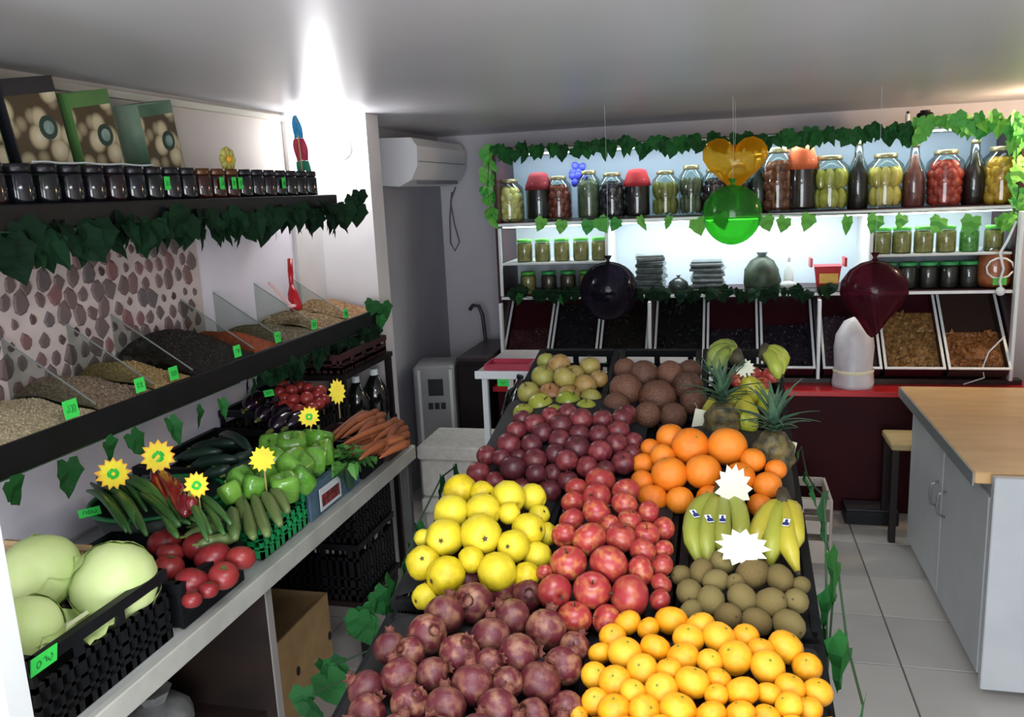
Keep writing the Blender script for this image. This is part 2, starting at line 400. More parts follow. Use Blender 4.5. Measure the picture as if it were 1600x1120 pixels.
# red counter in front of the shelf foot
t = thing('red_counter', 'low counter with bright red top and dark maroon front below the trays', 'counter', (.15, 4.33, 0))
MB().box(-1.2, 1.5, 4.20, 4.445, .600, .628, bev=.003).build('top', mat('red_laminate', 'c4242a', 'b01c24', .3, 5), t)
MB().box(-1.18, 1.48, 4.235, 4.44, 0, .600).build('front_panel', mat('maroon_panel', '3a0e16', '300b12', .6, 4, spec=.15), t)
MB().box(-1.19, 1.40, 4.375, 4.440, .628, .652).build('rear_plinth', mat('plinth_brown', '241a18', '3a2a20', .5, 12), t)

def chunks(n, x0, x1, y0, y1, zf, r, M=None, mode='blob'):
    mb = MB()
    for i in range(n):
        x, y = U(x0, x1), U(y0, y1); q = r * U(.7, 1.2)
        R_ = Euler((U(0, 6), U(0, 6), U(0, 6))).to_matrix().to_4x4()
        v = [(q, 0, 0), (-q, 0, 0), (0, q * .7, 0), (0, -q * .7, 0), (0, 0, q * .6), (0, 0, -q * .6)]
        f = [(0, 2, 4), (2, 1, 4), (1, 3, 4), (3, 0, 4), (2, 0, 5), (1, 2, 5), (3, 1, 5), (0, 3, 5)]
        mb.add(v, f, (M or Matrix.Identity(4)) @ T(x, y, zf(x, y)) @ R_)
    return mb
TRAYS = [('dried barberry red', '4a2226', '381a1e', .55), ('black dried plum', '15141a', '0e1016', .9), ('dark brown raisin', '1d1810', '14110c', .9),
         ('black raisin', '101310', '0b0d0c', .95), ('dark purple raisin', '1a1020', '120b18', .55), ('dark violet dried berry', '190f22', '110a18', .6),
         ('grey violet dried fruit', '4a3a44', '3a2c36', .7), ('golden walnut', '9a7440', '6b4c28', .75), ('amber dried fruit', 'a06a38', '7a4a26', .5)]
wbay = ((-1.19, -.385), (-.36, .46), (.485, 1.345))
for i, (nm, ca, cb, fill) in enumerate(TRAYS):
    b0, b1 = wbay[i // 3]; w3 = (b1 - b0) / 3; x0 = b0 + w3 * (i % 3) + .012; x1 = x0 + w3 - .024; xc = (x0 + x1) / 2
    L_, dp, a = .50, .07, math.radians(44)
    M = T(xc, 4.385, .665) @ Rx(a); hw = (x1 - x0) / 2
    t = thing('sloping_tray', '%s tray of the row above the red counter, holding %s pieces' % (ORD[i], nm), 'tray', (xc, 4.50, .652), 'sloping trays of dried fruit')
    mb = MB().box(-hw, hw, 0, L_, 0, .006, M); mb.box(-hw, -hw + .005, 0, L_, .006, dp, M); mb.box(hw - .005, hw, 0, L_, .006, dp, M); mb.box(-hw + .005, hw - .005, 0, .005, .006, dp, M); mb.box(-hw + .005, hw - .005, L_ - .005, L_, .006, dp, M)
    mb.build('tray_body', BURG if i != 8 else mat('tray_brown', '3a2a24', None, .5), t)
    rm = MB(); e = .007
    rm.box(-hw - e, -hw + .005, -e, L_, dp, dp + .006, M); rm.box(hw - .005, hw + e, -e, L_, dp, dp + .006, M); rm.box(-hw + .005, hw - .005, -e, .005, dp, dp + .006, M)
    rm.build('rim', TRIM, t)
    cm = mat('tray_content_%d' % i, ca, cb, .55, 60, c3=None)
    zf = lambda x, y: .03 + .012 * math.sin(30 * x) * math.cos(24 * y)
    big = i in (7, 8)
    n = 150 if big else 330
    c = chunks(n, -hw + .015, hw - .015, .02, L_ * fill, zf, .021 if big else .011, M)
    c.box(-hw + .006, hw - .006, .006, L_ * fill, .006, .026, M)
    tag(c.build('dried_fruit', cm, t), None, None, None, 'stuff')

# ------------------------------------------------------------------ jars
def jar_prof(r, h):
    return [(r * .86, 0), (r * .98, h * .02), (r, h * .08), (r, h * .70), (r * .93, h * .80), (r * .60, h * .90), (r * .58, h * .93)]
def bottle_prof(r, h):
    return [(r * .9, 0), (r, h * .03), (r, h * .52), (r * .8, h * .64), (r * .42, h * .78), (r * .36, h * .97)]
JARLID = mat('jar_lid_gold', '8f8a6a', None, .35, metal=.6)
def contents(kind, r, h):
    mb = MB(); R0 = r * .9
    if kind == 'long':
        for lay in range(2):
            for k in range(9):
                a = k * 2 * PI / 9 + lay * .4; q = R0 * .72
                mb.ball((q * math.cos(a), q * math.sin(a), h * (.22 + .36 * lay)), r * .29, 7, 5, (1, 1, 2.3 * h / (r * 3.6)), Rx(U(-.15, .15)))
        mb.ball((0, 0, h * .4), r * .5, 8, 5, (1, 1, 1.4))
    elif kind == 'ball':
        for lay in range(5):
            n = 7
            for k in range(n):
                a = k * 2 * PI / n + lay * .45; q = R0 * (.66 if lay < 4 else .45)
                mb.ball((q * math.cos(a), q * math.sin(a), h * (.12 + .145 * lay)), r * .36 * U(.9, 1.1), 8, 6)
        mb.ball((0, 0, h * .4), r * .5, 8, 5, (1, 1, 1.4))
    else:
        mb.lathe([(R0 * .9, h * .03), (R0, h * .08), (R0, h * .68), (R0 * .9, h * .76), (R0 * .5, h * .82)], 14)
    return mb
def big_jar(px, wpx, top, bot, kind, c, c2, label, y=4.60, lid=None, cover=None, cat='jar'):
    z = ZM; p = onY(px, bot, y); p.z = z; s = mpp(p); r = wpx * s / 2 * 1.16; h = (bot - top) * s * 1.12
    h = min(h, .335)
    t = thing('preserve_jar' if cat == 'jar' else 'glass_bottle', label, cat, p, 'jars and bottles on the top shelf')
    MB().lathe((jar_prof if cat == 'jar' else bottle_prof)(r, h), 18, T(p)).build('glass', GLASS, t, True)
    cm = mat('preserve_%s_%s' % (c, c2), c, c2, .4, 30)
    b = contents(kind, r, h) if cat == 'jar' else MB().lathe([(q * .92, zz) for q, zz in bottle_prof(r, h * .86)], 14)
    b.v = [tuple(Vector(q) + p) for q in b.v]
    o = b.build('contents', cm, t, True); o['kind'] = 'stuff'
    if cat == 'jar':
        MB().lathe([(r * .62, h * .915), (r * .63, h * .93), (r * .63, h * .985), (r * .58, h)], 18, T(p)).build('lid', lid or JARLID, t, True)
    else: MB().lathe([(r * .40, h * .94), (r * .40, h), (r * .3, h * 1.005)], 12, T(p)).build('cap', lid or JARLID, t, True)
    if cover:
        MB().lathe([(r * 1.04, h * .66), (r * .98, h * .76), (r * .74, h * .94), (r * .66, h * 1.0), (r * .3, h * 1.03)], 18, T(p), fn=lambda a, z: 1 + .05 * math.sin(9 * a)).build('cloth_cover', mat('cover_' + cover, cover, None, .8), t, True)
    return t
big_jar(797, 40, 276, 334, 'ball', 'e6dc9a', 'd8c86a', 'leftmost tall jar on top shelf, pale yellow pickles inside')
big_jar(843, 36, 268, 332, 'liquid', '1f2026', '14161c', 'dark jar under a dark red cloth cover beside the pale pickle jar', cover='7a1a28')
big_jar(874, 36, 274, 334, 'ball', '8d3a26', '6a2a1c', 'jar of reddish brown tomatoes near the left end of top shelf')
big_jar(921, 32, 268, 334, 'liquid', '6f7a5c', '4a5644', 'grey green jar of pickled leaves below the blue flower', )
big_jar(957, 38, 270, 332, 'ball', '2a2230', '1e1a26', 'very dark purple jar of preserved plums on top shelf')
big_jar(996, 36, 266, 330, 'liquid', '1b141a', '241620', 'dark jar with bright red cloth cover left of the olive pickles', cover='a02028')
big_jar(1040, 38, 270, 332, 'long', '8f8f3c', '77762e', 'jar of olive green pickled cucumbers left of the green balloon')
big_jar(1080, 34, 262, 330, 'long', '6a6c50', '4c5240', 'murky grey green jar just right of the olive pickles')
big_jar(1116, 36, 268, 330, 'ball', '35202e', '281826', 'dark purple jar half hidden behind the green balloon')
big_jar(1152, 36, 262, 330, 'ball', '1f2420', '2a2430', 'near black jar of fruit directly behind the green balloon')
big_jar(1184, 28, 250, 330, 'liquid', '1c2622', '141c1a', 'dark slim bottle behind the right edge of the green balloon', cat='bottle')
big_jar(1214, 46, 244, 331, 'ball', '8a4a22', '6a2f1a', 'large jar of orange brown preserves right of the green balloon')
big_jar(1252, 42, 244, 330, 'liquid', '2a1d1c', '3a2420', 'dark jar with an orange red cloth cover on top shelf', cover='c05a30')
big_jar(1295, 52, 252, 326, 'long', 'c9c250', 'a8a238', 'large jar of yellow green peppers right of the orange cloth cover')
big_jar(1339, 28, 232, 328, 'liquid', '1c1216', '140c10', 'dark slim bottle between yellow green peppers and yellow corn jar', cat='bottle')
big_jar(1381, 48, 246, 320, 'long', 'e6d070', 'd2b64a', 'jar of pale yellow upright peppers on top shelf')
big_jar(1426, 30, 232, 318, 'liquid', '8a4a44', '713a38', 'rosy red glass bottle right of the pale yellow pepper jar', cat='bottle')
big_jar(1474, 48, 242, 318, 'ball', 'c04030', 'a83226', 'jar of bright red tomatoes on the right of top shelf')
big_jar(1519, 30, 232, 320, 'liquid', '2a1216', '1c0c10', 'dark bottle between the red tomato jar and the orange one', cat='bottle')
big_jar(1562, 52, 240, 318, 'ball', 'e8b83a', 'd49a2a', 'rightmost jar of yellow orange fruit on top shelf')
# blue artificial flower among the jars
p = onY(903, 275, 4.66); t = thing('blue_flower', 'bright blue artificial flower standing between the jars', 'flower', (p.x, p.y, ZM))
MB().tube([(p.x, p.y, ZM), p], .003, 5).build('stem', STEMM, t)
pet = mat('blue_petal', '2a30b0', '3a48d0', .6, 20)
for k in range(9):
    a = k * .7; q = Vector((.028 * math.cos(a), U(-.02, .02), .028 * math.sin(a) + (.03 if k % 2 else -.01)))
    MB().ball(p + q, .026, 8, 5, (1, .5, .8), Ry(-a)).build('petal', pet, t, True)
# small jars
def small_jar_mesh(c, c2, lidc, r=.045, h=.125):
    g = MB().lathe([(r * .9, 0), (r, h * .05), (r, h * .76), (r * .86, h * .86), (r * .84, h * .88)], 14).mesh('glass', GLASS, True)
    k = MB().lathe([(r * .88, h * .02), (r * .93, h * .06), (r * .93, h * .74), (r * .8, h * .82)], 14).mesh('contents', mat('small_preserve_%s' % c, c, c2, .5, 60), True)
    l = MB().lathe([(r * .9, h * .87), (r * .92, h * .89), (r * .92, h * .985), (r * .85, h)], 14).mesh('lid', mat('lid_%s' % lidc, lidc, None, .4), True)
    return g, k, l
SJ = {'tan': small_jar_mesh('a99a5a', '8a7c42', '4fae3c'), 'brown': small_jar_mesh('4a3a26', '362a1c', '2f9a4a'), 'dark': small_jar_mesh('2e2a22', '22201c', '3aa05a'), 'green': small_jar_mesh('3f8a34', '6aa84a', '46b040')}
def small_jar(px, py, kind, label, z, y=4.55, s=1):
    p = onY(px, py, y); p.z = z; t = thing('small_jar', label, 'jar', p, 'small jars on the half shelves')
    for nm, me in zip(('glass', 'contents', 'lid'), SJ[kind]): obj(nm, me, parent=t, sc=s)
for i, px in enumerate((820, 848, 878, 908, 937)): small_jar(px, 398, 'tan', '%s green-lidded jar from the left, upper row of the left bay' % ORD[i], 1.265)
for i, px in enumerate((826, 858, 888, 917)): small_jar(px, 450, ('tan', 'brown', 'brown', 'tan')[i], '%s small jar from the left, lower row of the left bay' % ORD[i], ZL)
for i, px in enumerate((1377, 1408, 1442, 1477)): small_jar(px, 395, 'tan', '%s tan jar from the left, upper row of the right bay' % ORD[i], 1.262, s=1.05)
small_jar(1513, 395, 'green', 'bright green jar at the end of the upper row, right bay', 1.262)
small_jar(1552, 385, 'tan', 'pale jar at the far right end of the right bay', 1.262)
for i, px in enumerate((1385, 1417, 1449, 1481, 1512)): small_jar(px, 450, 'dark', '%s dark jar from the left, lower row of the right bay' % ORD[i], ZL, s=1.05)
# middle bay: packs, dome bag, candle, red basket
PACK = mat('grey_wrap', '7d8688', '5a6264', .25, 25); PACKD = mat('dark_wrap', '333c3a', '4a5452', .25, 25)
def pack_stack(px, n, w, d, dz, m, nm, lab):
    p = onY(px, 447, 4.58)
    for k in range(n):
        t = thing('wrapped_pack', '%s from the bottom of %s' % (ORD[k], lab), 'pack', (p.x, 4.58, ZL + k * dz), nm)
        M = T(p.x + U(-.008, .008), 4.58, ZL + k * dz) @ Rz(U(-.2, .2))
        MB().box(-w / 2, w / 2, -d / 2, d / 2, 0, dz * .6, M, bev=.004).build('tray', m, t)
        MB().box(-w / 2 + .006, w / 2 - .006, -d / 2 + .006, d / 2 - .006, dz * .6, dz * .97, M, bev=.004).build('contents', PACKD if m is PACK else PACK, t)
pack_stack(1018, 6, .15, .15, .034, PACKD, 'stack of dark wrapped packs', 'the dark stack of wrapped packs in the middle bay')
pack_stack(1105, 6, .17, .15, .027, PACK, 'stack of grey wrapped packs', 'the silvery stack of wrapped packs in the middle bay')
for px, r, lab in ((985, .05, 'round dark wrapped bun left of the dark pack stack'), (1060, .055, 'round dark wrapped bun between the two pack stacks')):
    p = onY(px, 447, 4.56); p.z = ZL
    t = thing('wrapped_bun', lab, 'pack', p); MB().lathe([(r * .7, 0), (r, r * .4), (r * .9, r * .9), (r * .4, r * 1.3), (.006, r * 1.4)], 14, T(p)).build('bun', PACKD, t, True); MB().lathe([(.004, r * 1.35), (.014, r * 1.6)], 8, T(p)).build('twist', PACK, t)
p = onY(1190, 447, 4.56); p.z = ZL
t = thing('herb_bag', 'dark green domed bag of dried herbs in the middle bay', 'bag', p)
MB().lathe([(.085, 0), (.095, .05), (.085, .11), (.06, .155), (.02, .18)], 18, T(p), fn=lambda a, z: 1 + .05 * math.sin(7 * a + 40 * z)).build('bag', mat('herb_green', '33472f', '1e2e20', .5, 30), t, True)
MB().lathe([(.018, .175), (.03, .20)], 8, T(p)).build('tie', PACK, t)
p = onY(1232, 447, 4.56); p.z = ZL
t = thing('white_bottle', 'slim white bottle left of the red basket', 'bottle', p)
MB().lathe([(.022, 0), (.024, .01), (.024, .10), (.010, .125), (.010, .15)], 14, T(p)).build('body', mat('white_plastic', 'dfe6e2', None, .4), t, True); MB().lathe([(.012, .15), (.012, .17)], 10, T(p)).build('cap', mat('white_plastic', 'dfe6e2'), t)
p = onY(1232, 449, 4.50); p.z = ZL
t = thing('white_pack', 'small crumpled white bag lying before the slim white bottle', 'bag', p)
MB().ball((p.x, p.y, ZL + .027), .05, 12, 8, (1, .5, .52)).build('bag', mat('white_film', 'd5dcd8', 'b9c3bf', .35, 30, .6, 30), t, True)
p = onY(1292, 443, 4.54); p.z = ZL
t = thing('red_basket', 'small red basket with a yellow label in the middle bay', 'basket', p)
REDP = mat('red_plastic', 'c8323c', 'b3262f', .35, 5); W = .085
MB().lathe([(W * .75, 0), (W * .78, .01), (W, .12), (W * 1.05, .125)], 4, T(p) @ Rz(PI / 4) @ Matrix.Diagonal((1.15, 1.0, 1, 1))).build('body', REDP, t)
for dx in (-1, 1): MB().box(p.x + dx * .082 - .006, p.x + dx * .082 + .006, p.y - .05, p.y + .05, ZL + .12, ZL + .165).build('handle', REDP, t)
MB().box(p.x - .045, p.x + .045, p.y - .075, p.y - .068, ZL + .04, ZL + .09, T(0, 0, 0)).build('label_card', mat('label_yellow', 'e8b04a', 'f0c860', .5, 20), t)
# peach net bag on the right
p = onY(1552, 447, 4.54); p.z = ZL
t = thing('peach_jar', 'rounded jar of orange peach preserve with loose ribbon, right end', 'jar', p)
MB().lathe([(.07, 0), (.085, .03), (.09, .10), (.075, .17), (.05, .20)], 18, T(p)).build('glass', GLASS, t, True)
MB().lathe([(.064, .005), (.08, .03), (.085, .10), (.07, .165), (.03, .185)], 14, T(p)).build('contents', mat('peach', 'd07a4a', 'b85a38', .5, 20), t, True)
MB().tube([(p.x + .06 * math.cos(a * .6), p.y - .085, ZL + .10 + .05 * math.sin(a * .6)) for a in range(11)], .005, 5).build('ribbon', TRIM, t, True)
MB().box(p.x - .03, p.x + .03, p.y - .093, p.y - .089, ZL + .02, ZL + .055).build('label_card', mat('label_green', '58b848', None, .5), t)
# white cable by the right post
tag(MB().tube([onY(x, y, 4.40) for x, y in ((1588, 345), (1575, 375), (1563, 395), (1568, 420), (1562, 440), (1566, 455))], .006, 6).build('white_cable', TRIM, None, True), 'loose white cable dangling at the right shelf post', 'cable')
tag(MB().ball(onY(1563, 455, 4.40), .022, 12, 8).build('cable_switch', TRIM, None, True), 'small white round switch hanging on the right shelf cable', 'switch')
tag(MB().tube([onY(x, y, 4.36) for x, y in ((1570, 525), (1545, 550), (1535, 575), (1538, 590))] + [Vector((1.14, 4.36, .632))], .004, 5).build('thin_wire', TRIM, None, True), 'thin pale wire drooping over the amber dried fruit tray', 'cable')

# ------------------------------------------------------------------ garlands on the shelf
def ypath(pts, y): return [onY(a, b, y) for a, b in pts]
pt = ypath(((770, 232), (900, 228), (1050, 218), (1200, 210), (1350, 203), (1440, 200)), 4.42)
garland('green ivy garland running along the top of the jar shelf', pt, along(pt, 105, (.055, .09), 0, jit=.024), 'n')
pt = ypath(((1440, 197), (1500, 188), (1560, 186), (1610, 190)), 4.40)
garland('bright yellow green ivy bunch on the top right corner of the shelf', pt, along(pt, 38, (.06, .095), 0, jit=.035), 'b')
pt = ypath(((766, 232), (763, 270), (762, 300), (768, 338)), 4.42)
garland('green ivy garland climbing the left post of the jar shelf', pt, along(pt, 20, (.055, .085), 0, jit=.03), 'b')
pt = ypath(((1590, 195), (1588, 250), (1592, 300), (1580, 350)), 4.42)
garland('green ivy garland climbing the right post of the jar shelf', pt, along(pt, 20, (.055, .085), 0, jit=.03), 'b')
pt = ypath(((790, 343), (900, 341), (1000, 338), (1100, 337)), 4.43)
lv = [(onY(x, 342 + U(-4, 4), 4.425), U(.07, .095), U(-.4, .4), U(-.2, .2), U(-.5, .5)) for x in (848, 878, 920, 936, 965, 1000, 1047, 1088)]
garland('green ivy leaves hanging from the middle shelf edge, left half', pt, lv, 'b')
pt = ypath(((1120, 337), (1250, 335), (1400, 332), (1590, 326)), 4.43)
lv = [(onY(x, 337 + U(-4, 4), 4.425), U(.07, .095), U(-.4, .4), U(-.2, .2), U(-.5, .5)) for x in (1125, 1195, 1227, 1265, 1325, 1370, 1410, 1470, 1520, 1560, 1575)]
garland('green ivy leaves hanging from the middle shelf edge, right half', pt, lv, 'b')
pt = ypath(((800, 452), (900, 455), (1000, 456), (1150, 452), (1310, 449)), 4.42)
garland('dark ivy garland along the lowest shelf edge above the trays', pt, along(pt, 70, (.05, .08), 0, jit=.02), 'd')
pt = ypath(((805, 462), (840, 468), (880, 470)), 4.41)
garland('two pale ivy leaves below the lowest shelf edge on the left', pt, [(onY(813, 460, 4.40), .07, .2, .1, .3), (onY(874, 462, 4.40), .06, -.2, .1, -.3)], 'n')
# pots / bottles on the shelf top at right
for px, hh, lab in ((1418, .075, 'slim pale stand on top of the shelf against back wall'), (1445, .075, 'dark canister on top of the shelf behind the ivy')):
    p = onY(px, 190, 4.7); p.z = ZT; t = thing('canister', lab, 'canister', p)
    r = .012 if px < 1430 else .04
    MB().lathe([(r, 0), (r, hh * .9), (r * .8, hh)], 12, T(p)).build('body', TRIM if px < 1430 else BLACKP, t, True); MB().lathe([(r * .6, hh), (r * .6, hh * 1.15)], 10, T(p)).build('cap', BLACKP, t)

# ------------------------------------------------------------------ balloons hanging before the shelf
def balloon(px, py, rpx, y, c, label, heart=False, body=.12, bodyc=None, drop=False):
    p = onY(px, py, y); s = mpp(p); r = rpx * s; m = film('balloon_' + c, c, .06, .12, .22, body, bodyc, heart)
    t = thing('hanging_balloon', label, 'balloon', p - Vector((0, 0, r)), 'translucent balloons')
    if heart:
        mb = MB(); n = 26; K = 6; v = []; f = []
        out = [(.0625 * 16 * math.sin(a) ** 3, .0625 * (13 * math.cos(a) - 5 * math.cos(2 * a) - 2 * math.cos(3 * a) - math.cos(4 * a))) for a in [2 * PI * i / n for i in range(n)]]
        for k in range(-K, K + 1):
            q = math.cos(k / K * PI / 2 * .97); d = math.sin(k / K * PI / 2) * .55
            v += [(x * q * r, d * r, (z * q - .05) * r) for x, z in out]
        for k in range(2 * K):
            for i in range(n): j = (i + 1) % n; f.append((k * n + i, k * n + j, (k + 1) * n + j, (k + 1) * n + i))
        f += [tuple(range(n - 1, -1, -1)), tuple(range(2 * K * n, 2 * K * n + n))]
        mb.add(v, f, T(p)).build('skin', m, t, True)
    elif drop: MB().lathe([(.004, -r * 1.35), (.02, -r * 1.25), (r * .42, -r * .82), (r * .78, -r * .38), (r * .96, 0), (r * .93, r * .36), (r * .70, r * .70), (r * .40, r * .90), (.012, r * .99)], 26, T(p)).build('skin', m, t, True)
    else: MB().lathe([(math.sin(PI * max(.02, min(.98, k / 16))) * r * (1 - .06 * math.cos(PI * k / 16)), -math.cos(PI * k / 16) * r * 1.02) for k in range(17)], 28, T(p)).build('skin', m, t, True)
    zt = p.z + (r * 1.0 if not heart else r * .25)
    MB().lathe([(.014, 0), (.006, .008), (.018, .03)], 10, T(p.x, p.y, zt)).build('knot', m, t, True)
    MB().tube([(p.x, p.y, zt + .01), (p.x + .004, p.y, (zt + ZC) / 2), (p.x, p.y, ZC)], .0008, 4).build('string', mat('clear_thread', 'b8bcc0', None, .5), t)
balloon(1144, 336, 45, 3.70, '6fd860', 'translucent green balloon hanging before the lit shelf')
balloon(1148, 250, 50, 3.95, 'ffec90', 'translucent yellow heart balloon above the green balloon', True, .45, 'ffc81e')
balloon(951, 455, 45, 3.75, '7a7484', 'dark violet translucent balloon hanging before the left bay', False, .45, '1c1826')
balloon(1365, 458, 52, 3.75, 'b06a78', 'translucent burgundy balloon hanging over the tray row', False, .5, '4a1624', True)
# ================================================================== ALCOVE: AIR CONDITIONER, DISPENSER, CABINET, BOXES
ACW = mat('ac_white', 'f0f0f2', 'eaeaee', .4, 3)
t = thing('air_conditioner', 'white split air conditioner on the alcove wall near the ceiling', 'air conditioner', (-1.6, 4.45, 1.70))
mb = MB(); pr = [(-1.695, 1.712), (-1.60, 1.703), (-1.53, 1.735), (-1.495, 1.80), (-1.49, 1.90), (-1.52, 1.942), (-1.695, 1.948)]
n = len(pr); v = [(x, 4.06, z) for x, z in pr] + [(x, 4.88, z) for x, z in pr]
mb.add(v, [tuple(range(n)), tuple(range(2 * n - 1, n - 1, -1))] + [((i + 1) % n, i, i + n, (i + 1) % n + n) for i in range(n)]).build('housing', ACW, t)
MB().box(-1.535, -1.527, 4.12, 4.82, 1.712, 1.730, T(0, 0, 0)).build('louvre', mat('ac_grey', '8d8f96', None, .5), t)
MB().box(-1.4935, -1.4895, 4.08, 4.86, 1.822, 1.826).build('seam', mat('ac_grey', '8d8f96'), t)
tag(MB().tube([onY(x, y, 4.985) for x, y in ((712, 292), (704, 315), (710, 350), (718, 378), (711, 392), (704, 380), (703, 340), (706, 300))], .005, 6).build('looped_cable', mat('grey_cable', '6d6a72', None, .6), None, True), 'grey cable loop hanging below the air conditioner', 'cable')
# grey upright dispenser
GREY = mat('dispenser_grey', '9a9a9c', '8d8d90', .4, 4); DGREY = mat('dark_recess', '17181b', None, .5)
M = T(-1.50, 4.20, 0) @ Rz(.18); t = thing('water_dispenser', 'tall grey floor dispenser with dark tap recess standing in the alcove', 'dispenser', (-1.50, 4.2, 0))
MB().box(-.125, .095, -.10, .16, 0, .76, M, bev=.012).build('body', GREY, t)
MB().box(-.045, .035, -.106, -.099, .60, .69, M).build('tap_recess', DGREY, t)
for k in range(3): MB().box(-.05 + k * .034, -.025 + k * .034, -.105, -.099, .525, .56, M).build('button', DGREY, t)
MB().box(-.10, -.085, -.104, -.099, .05, .74, M).build('edge_strip', PANELW, t); MB().box(.07, .085, -.104, -.099, .05, .74, M).build('edge_strip', PANELW, t)
t = thing('dark_cabinet', 'dark brown cabinet standing between the dispenser and the jar shelf', 'cabinet', (-1.30, 4.42, 0))
MB().box(-1.385, -1.215, 4.18, 4.75, 0, .77).build('body', DARKW, t); MB().box(-1.39, -1.21, 4.175, 4.755, .77, .79, bev=.003).build('top', mat('dark_wood_top', '2a1d20', '3a2a2c', .4, 6), t)
MB().box(-1.381, -1.219, 4.172, 4.18, .03, .75, bev=.002).build('door', DARKW, t)
t = thing('hooked_stick', 'dark hooked walking stick leaning behind the dark cabinet', 'stick', onY(770, 600, 4.8))
MB().tube([onY(a, b, 4.80) for a, b in ((734, 484), (739, 477), (748, 478), (754, 492), (758, 525), (768, 575), (772, 640))], .012, 7).build('shaft', mat('stick_grey', '4a484c', '3a383c', .5, 10), t, True)
MB().lathe([(.014, 0), (.014, .02)], 8, T(onY(772, 643, 4.8))).build('ferrule', BLACKP, t)
FOAM = mat('white_foam', 'd8d4cc', 'cbc6be', .8, 30, .15, 120)
def foam_box(x0, x1, y0, y1, z0, h, label):
    t = thing('foam_box', label, 'box', ((x0 + x1) / 2, (y0 + y1) / 2, z0), 'white foam boxes by the alcove')
    MB().box(x0 + .01, x1 - .01, y0 + .01, y1 - .01, z0, z0 + h * .72, bev=.01).build('body', FOAM, t)
    MB().box(x0, x1, y0, y1, z0 + h * .73, z0 + h, bev=.008).build('lid', FOAM, t)
foam_box(-1.36, -1.02, 3.45, 3.80, 0, .27, 'white foam box on the floor, bottom one of two')
foam_box(-1.37, -1.03, 3.46, 3.78, .271, .25, 'white foam box with closed lid stacked on another foam box')

# ================================================================== LEFT WALL: TOP SHELF WITH JARS AND CARTONS
t = thing('jar_shelf', 'dark wooden wall shelf carrying small jam jars at eye level', 'shelf', (-1.56, 2.0, 1.63))
MB().box(-1.699, -1.43, .96, 2.95, 1.63, 1.66, bev=.003).build('board', DARKW, t)
MB().box(-1.43, -1.415, .96, 2.95, 1.615, 1.672, bev=.003).build('front_lip', BLACKP, t)
for y in (1.15, 2.05, 2.85): MB().box(-1.699, -1.50, y, y + .02, 1.60, 1.63).build('bracket', BLACKP, t)
JAMS = [('16131c', '0f0d14'), ('241418', '180c10'), ('121a18', '0c1210'), ('3a1614', '28100e'), ('14161f', '0e1018')]
jm = []
for a, b in JAMS:
    r, h = .033, .098
    jm.append((MB().lathe([(r * .9, 0), (r, .006), (r, .072), (r * .85, .08)], 12).mesh('glass', mat('jam_' + a, a, b, .12, 20, coat=.5), True),
               MB().lathe([(r * .92, .08), (r * .95, .082), (r * .95, h - .002), (r * .9, h)], 12).mesh('lid', mat('jam_lid_' + a, '1e1c22' if a != '3a1614' else '5a3a20', None, .3, metal=.3), True)))
yj = [1.30 + .0735 * k for k in range(22)]
for k, y in enumerate(yj):
    q = jm[3] if k in (12, 13, 14) else jm[(k * 3) % 5 if (k * 3) % 5 != 3 else 0]
    t = thing('jam_jar', '%s dark jam jar from the left on the eye-level wall shelf' % ORD[k], 'jar', (-1.475, y, 1.66), 'dark jam jars on the wall shelf')
    for nm, me in zip(('glass', 'lid'), q): obj(nm, me, parent=t)
# second row visible behind toward the right
for k, y in enumerate((2.40, 2.49, 2.58, 2.67, 2.76)):
    t = thing('jam_jar', '%s dark jar from the left in the short rear row of the wall shelf' % ORD[k], 'jar', (-1.555, y, 1.66), 'dark jam jars on the wall shelf, rear row')
    for nm, me in zip(('glass', 'lid'), jm[k % 3]): obj(nm, me, parent=t)
t = thing('film_wrap', 'clear film wrapped over the first jam jars on the wall shelf', 'plastic wrap', (-1.475, 1.6, 1.70))
FW = film('jar_wrap_film', 'eef2f2', .03, .1, .2)
MB().box(-1.515, -1.435, 1.53, 1.93, 1.7585, 1.7605).build('film_top', FW, t)
MB().tube([(-1.436, 1.53 + .04 * k, 1.7605 + .0015 * math.sin(k * 2)) for k in range(11)], .0025, 5).build('edge_highlight', mat('highlight_white', 'b9bdc0', None, .3), t)  # pale tube standing in for the highlight along the film
for (y, px) in ((1.98, 197), (2.235, 292), (2.30, 325), (2.335, 340), (2.60, 420)):
    green_tag((-1.437, y, 1.715), .022, .035, '%s small green tag from the left among the jam jars' % ORD[(1.98, 2.235, 2.30, 2.335, 2.60).index(y)], PI / 2, 0)
